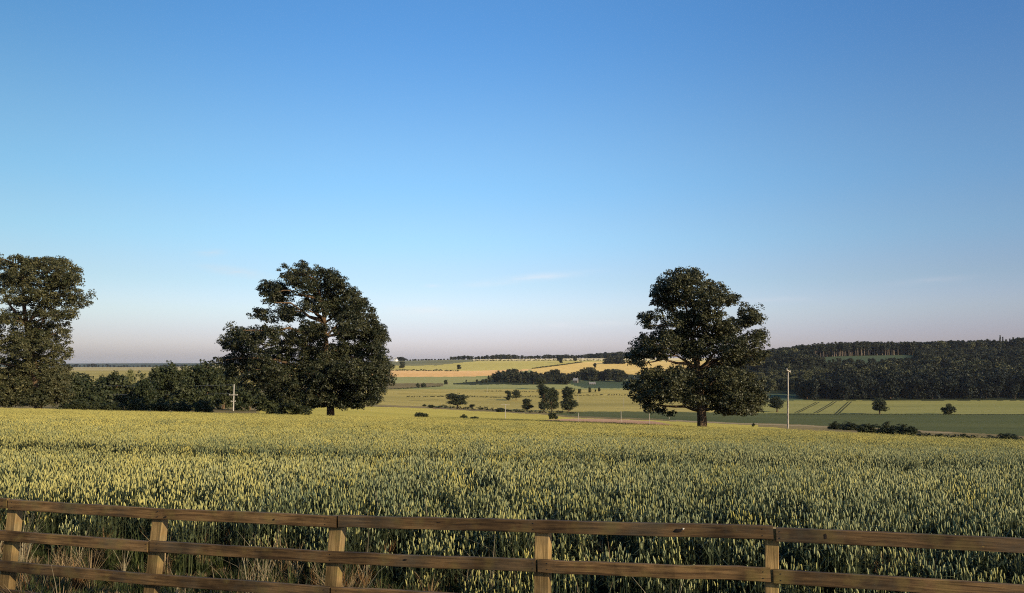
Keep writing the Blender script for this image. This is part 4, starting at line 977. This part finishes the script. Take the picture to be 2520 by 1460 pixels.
PA = pole(580, 1007, 946, 'pale pole with two crossarms in front of the field hedge on the left', Y=178, arms=[(.60, 1.85, .1, 0, (-.9, .9)), (.36, 1.1, .1, 0, (-.8, .8))], rad=.125, mat=M_PALEPOLE)
pole(1244, 1028, 995, 'plain pole with a single level crossarm in the valley', arms=[(.97, 3.2, .1, 0, (-.9, 0, .9))], rad=.13)
pole(1422, 1036, 1016, 'short pale post by the bare soil, left one by the dark field', Y=150, rad=.05, name='wooden_post', cat='post')
pole(1526, 1040, 1012, 'short pale post by the bare soil, right of the left one', Y=150, rad=.055, name='wooden_post', cat='post')
pole(1595, 1041, 1008, 'slim post under the left low branches of the tiered tree', Y=150, rad=.05, name='wooden_post', cat='post')
pole(1643, 1030, 1012, 'slim post behind the tiered tree, nearest to its trunk', rad=.14, name='wooden_post', cat='post')
pole(1421, 990, 973, 'faint thin pole in the pasture just right of the oval tree', rad=.16)
pole(1533, 1005, 979, 'faint thin pole left of the tiered tree low branches', rad=.13)
pole(1103, 948, 940, 'tiny pale pole on the rough bank by the valley wood', rad=.2)
pole(1199, 967, 952, 'faint thin pole in the upper pasture above the domed oak', rad=.17)
M_WIRE, _n, _b = new_mat('wire'); _b.inputs['Base Color'].default_value = (.35, .35, .34, 1); _b.inputs['Metallic'].default_value = .6; _b.inputs['Roughness'].default_value = .4
def wire(a, c, sag, label, rad=.014):
    b = MB(); f = np.linspace(0, 1, 24)[:, None]; a, c = np.array(a, float), np.array(c, float); P = a + (c - a) * f; P[:, 2] -= 4 * sag * f[:, 0] * (1 - f[:, 0])
    b.tube(P - a, rad, 5); o = link('power_line', b.mesh('power_line', [M_WIRE]), None, a); tag(o, label, 'wire')
hA = at(580, 946, 178).z
P2 = pole(-330, 985, 905, 'pale pole carrying the wires beyond the ragged tree', Y=182, rad=.17)
zA = PA.location.z; hh = hA - zA
wire((PA.location.x, 177.8, hA - .1), (P2.location.x, 181.8, at(-330, 905, 182).z - .2), 1.6, 'thin wire running from the crossarm pole top across the hedge')
wire((PA.location.x - .65, 177.8, zA + hh * .60 + .3), (P2.location.x - .3, 181.8, at(-330, 930, 182).z), 1.5, 'thin wire running from the upper crossarm across the hedge')

# ------------------------------------------------------------------ houses
M_WHITE, _n, _b = new_mat('white_render'); _b.inputs['Base Color'].default_value = (.78, .76, .70, 1)
M_SLATE, _n, _b = new_mat('slate_roof'); _b.inputs['Base Color'].default_value = (.16, .15, .15, 1)
M_STONE, _n, _b = new_mat('stone_wall'); _b.inputs['Base Color'].default_value = (.13, .11, .09, 1)
M_PALE, _n, _b = new_mat('pale_roof'); _b.inputs['Base Color'].default_value = (.22, .21, .20, 1)
M_GLASS, _n, _b = new_mat('dark_window'); _b.inputs['Base Color'].default_value = (.02, .025, .03, 1); _b.inputs['Roughness'].default_value = .1
def house(px, row, L, W, H, rh, yaw, wallm, roofm, label, Y=None, name='farmhouse'):
    p = spot(px, row, Y); root = empty(name, p); root.rotation_euler.z = yaw; tag(root, label, 'house')
    b = MB(); x, y = L / 2, W / 2
    V = [[-x, -y, -1], [x, -y, -1], [x, y, -1], [-x, y, -1], [-x, -y, H], [x, -y, H], [x, y, H], [-x, y, H], [-x, 0, H + rh], [x, 0, H + rh]]
    b.add(V, [[0, 1, 5, 4], [2, 3, 7, 6], [3, 0, 4, 7], [1, 2, 6, 5], [4, 8, 7, 4], [5, 6, 9, 5]])
    me = bpy.data.meshes.new('wall'); me.from_pydata(V, [], [(0, 1, 5, 4), (2, 3, 7, 6), (3, 0, 4, 8, 7), (1, 2, 6, 9, 5)]); me.materials.append(wallm); link('wall', me, root)
    r = MB(); o = .4
    for s in (-1, 1):
        a = np.array([[-x - o, s * (y + o), H - o * rh / y], [x + o, s * (y + o), H - o * rh / y], [x + o, 0, H + rh], [-x - o, 0, H + rh]]); up = np.array([0, 0, .18])
        r.add(np.vstack([a + [0, 0, .02], a + up]), [[4, 5, 6, 7], [0, 3, 2, 1], [0, 1, 5, 4], [1, 2, 6, 5], [3, 0, 4, 7]])
    rf = link('roof', r.mesh('roof', [roofm]), root)
    for s in (-1, 1):
        c = MB(); c.box([s * (x - .6), 0, H + rh + .4], [.45, .45, 1.0]); link('chimney', c.mesh('chimney', [wallm]), rf)
    for fx in (-.6, 0, .6):
        for fz in (.28, .7):
            w = MB(); w.box([fx * x, -y - .02, H * fz], [.5, .05, .65]); link('window', w.mesh('window', [M_GLASS]), root)
house(974.5, 893, 11, 8, 6.0, 4.5, R(65), M_WHITE, M_SLATE, 'white gabled house on the skyline beside the spreading tree', Y=2420)
house(1416, 929, 6.5, 5.5, 3.6, 3.0, R(-22), M_STONE, M_PALE, 'stone farmhouse with pale roof among the valley wood trees', Y=1190)
house(1456, 934, 9, 5, 1.4, 1.2, R(8), M_STONE, M_PALE, 'long low stone barn beside the valley wood farmhouse', Y=1145, name='barn')

# ------------------------------------------------------------------ evening air
def build_haze():
    m = bpy.data.materials.new('air'); m.use_nodes = True; n = m.node_tree
    for x in list(n.nodes): n.nodes.remove(x)
    o = N(n, 'ShaderNodeOutputMaterial'); v = N(n, 'ShaderNodeVolumePrincipled')
    v.inputs['Color'].default_value = (.80, .86, 1.0, 1); v.inputs['Density'].default_value = 0.000018; v.inputs['Anisotropy'].default_value = 0.0
    n.links.new(v.outputs[0], o.inputs['Volume'])
    x, y0, y1, z0, z1 = 27000, -200, 16500, -60, 95
    V = [(-x, y0, z0), (x, y0, z0), (x, y1, z0), (-x, y1, z0), (-x, y0, z1), (x, y0, z1), (x, y1, z1), (-x, y1, z1)]
    me = bpy.data.meshes.new('haze'); me.from_pydata(V, [], [(0, 3, 2, 1), (4, 5, 6, 7), (0, 1, 5, 4), (1, 2, 6, 5), (2, 3, 7, 6), (3, 0, 4, 7)]); me.materials.append(m)
    o = link('haze', me); tag(o, 'thin evening haze over the fields', 'haze', kind='stuff')
build_haze()
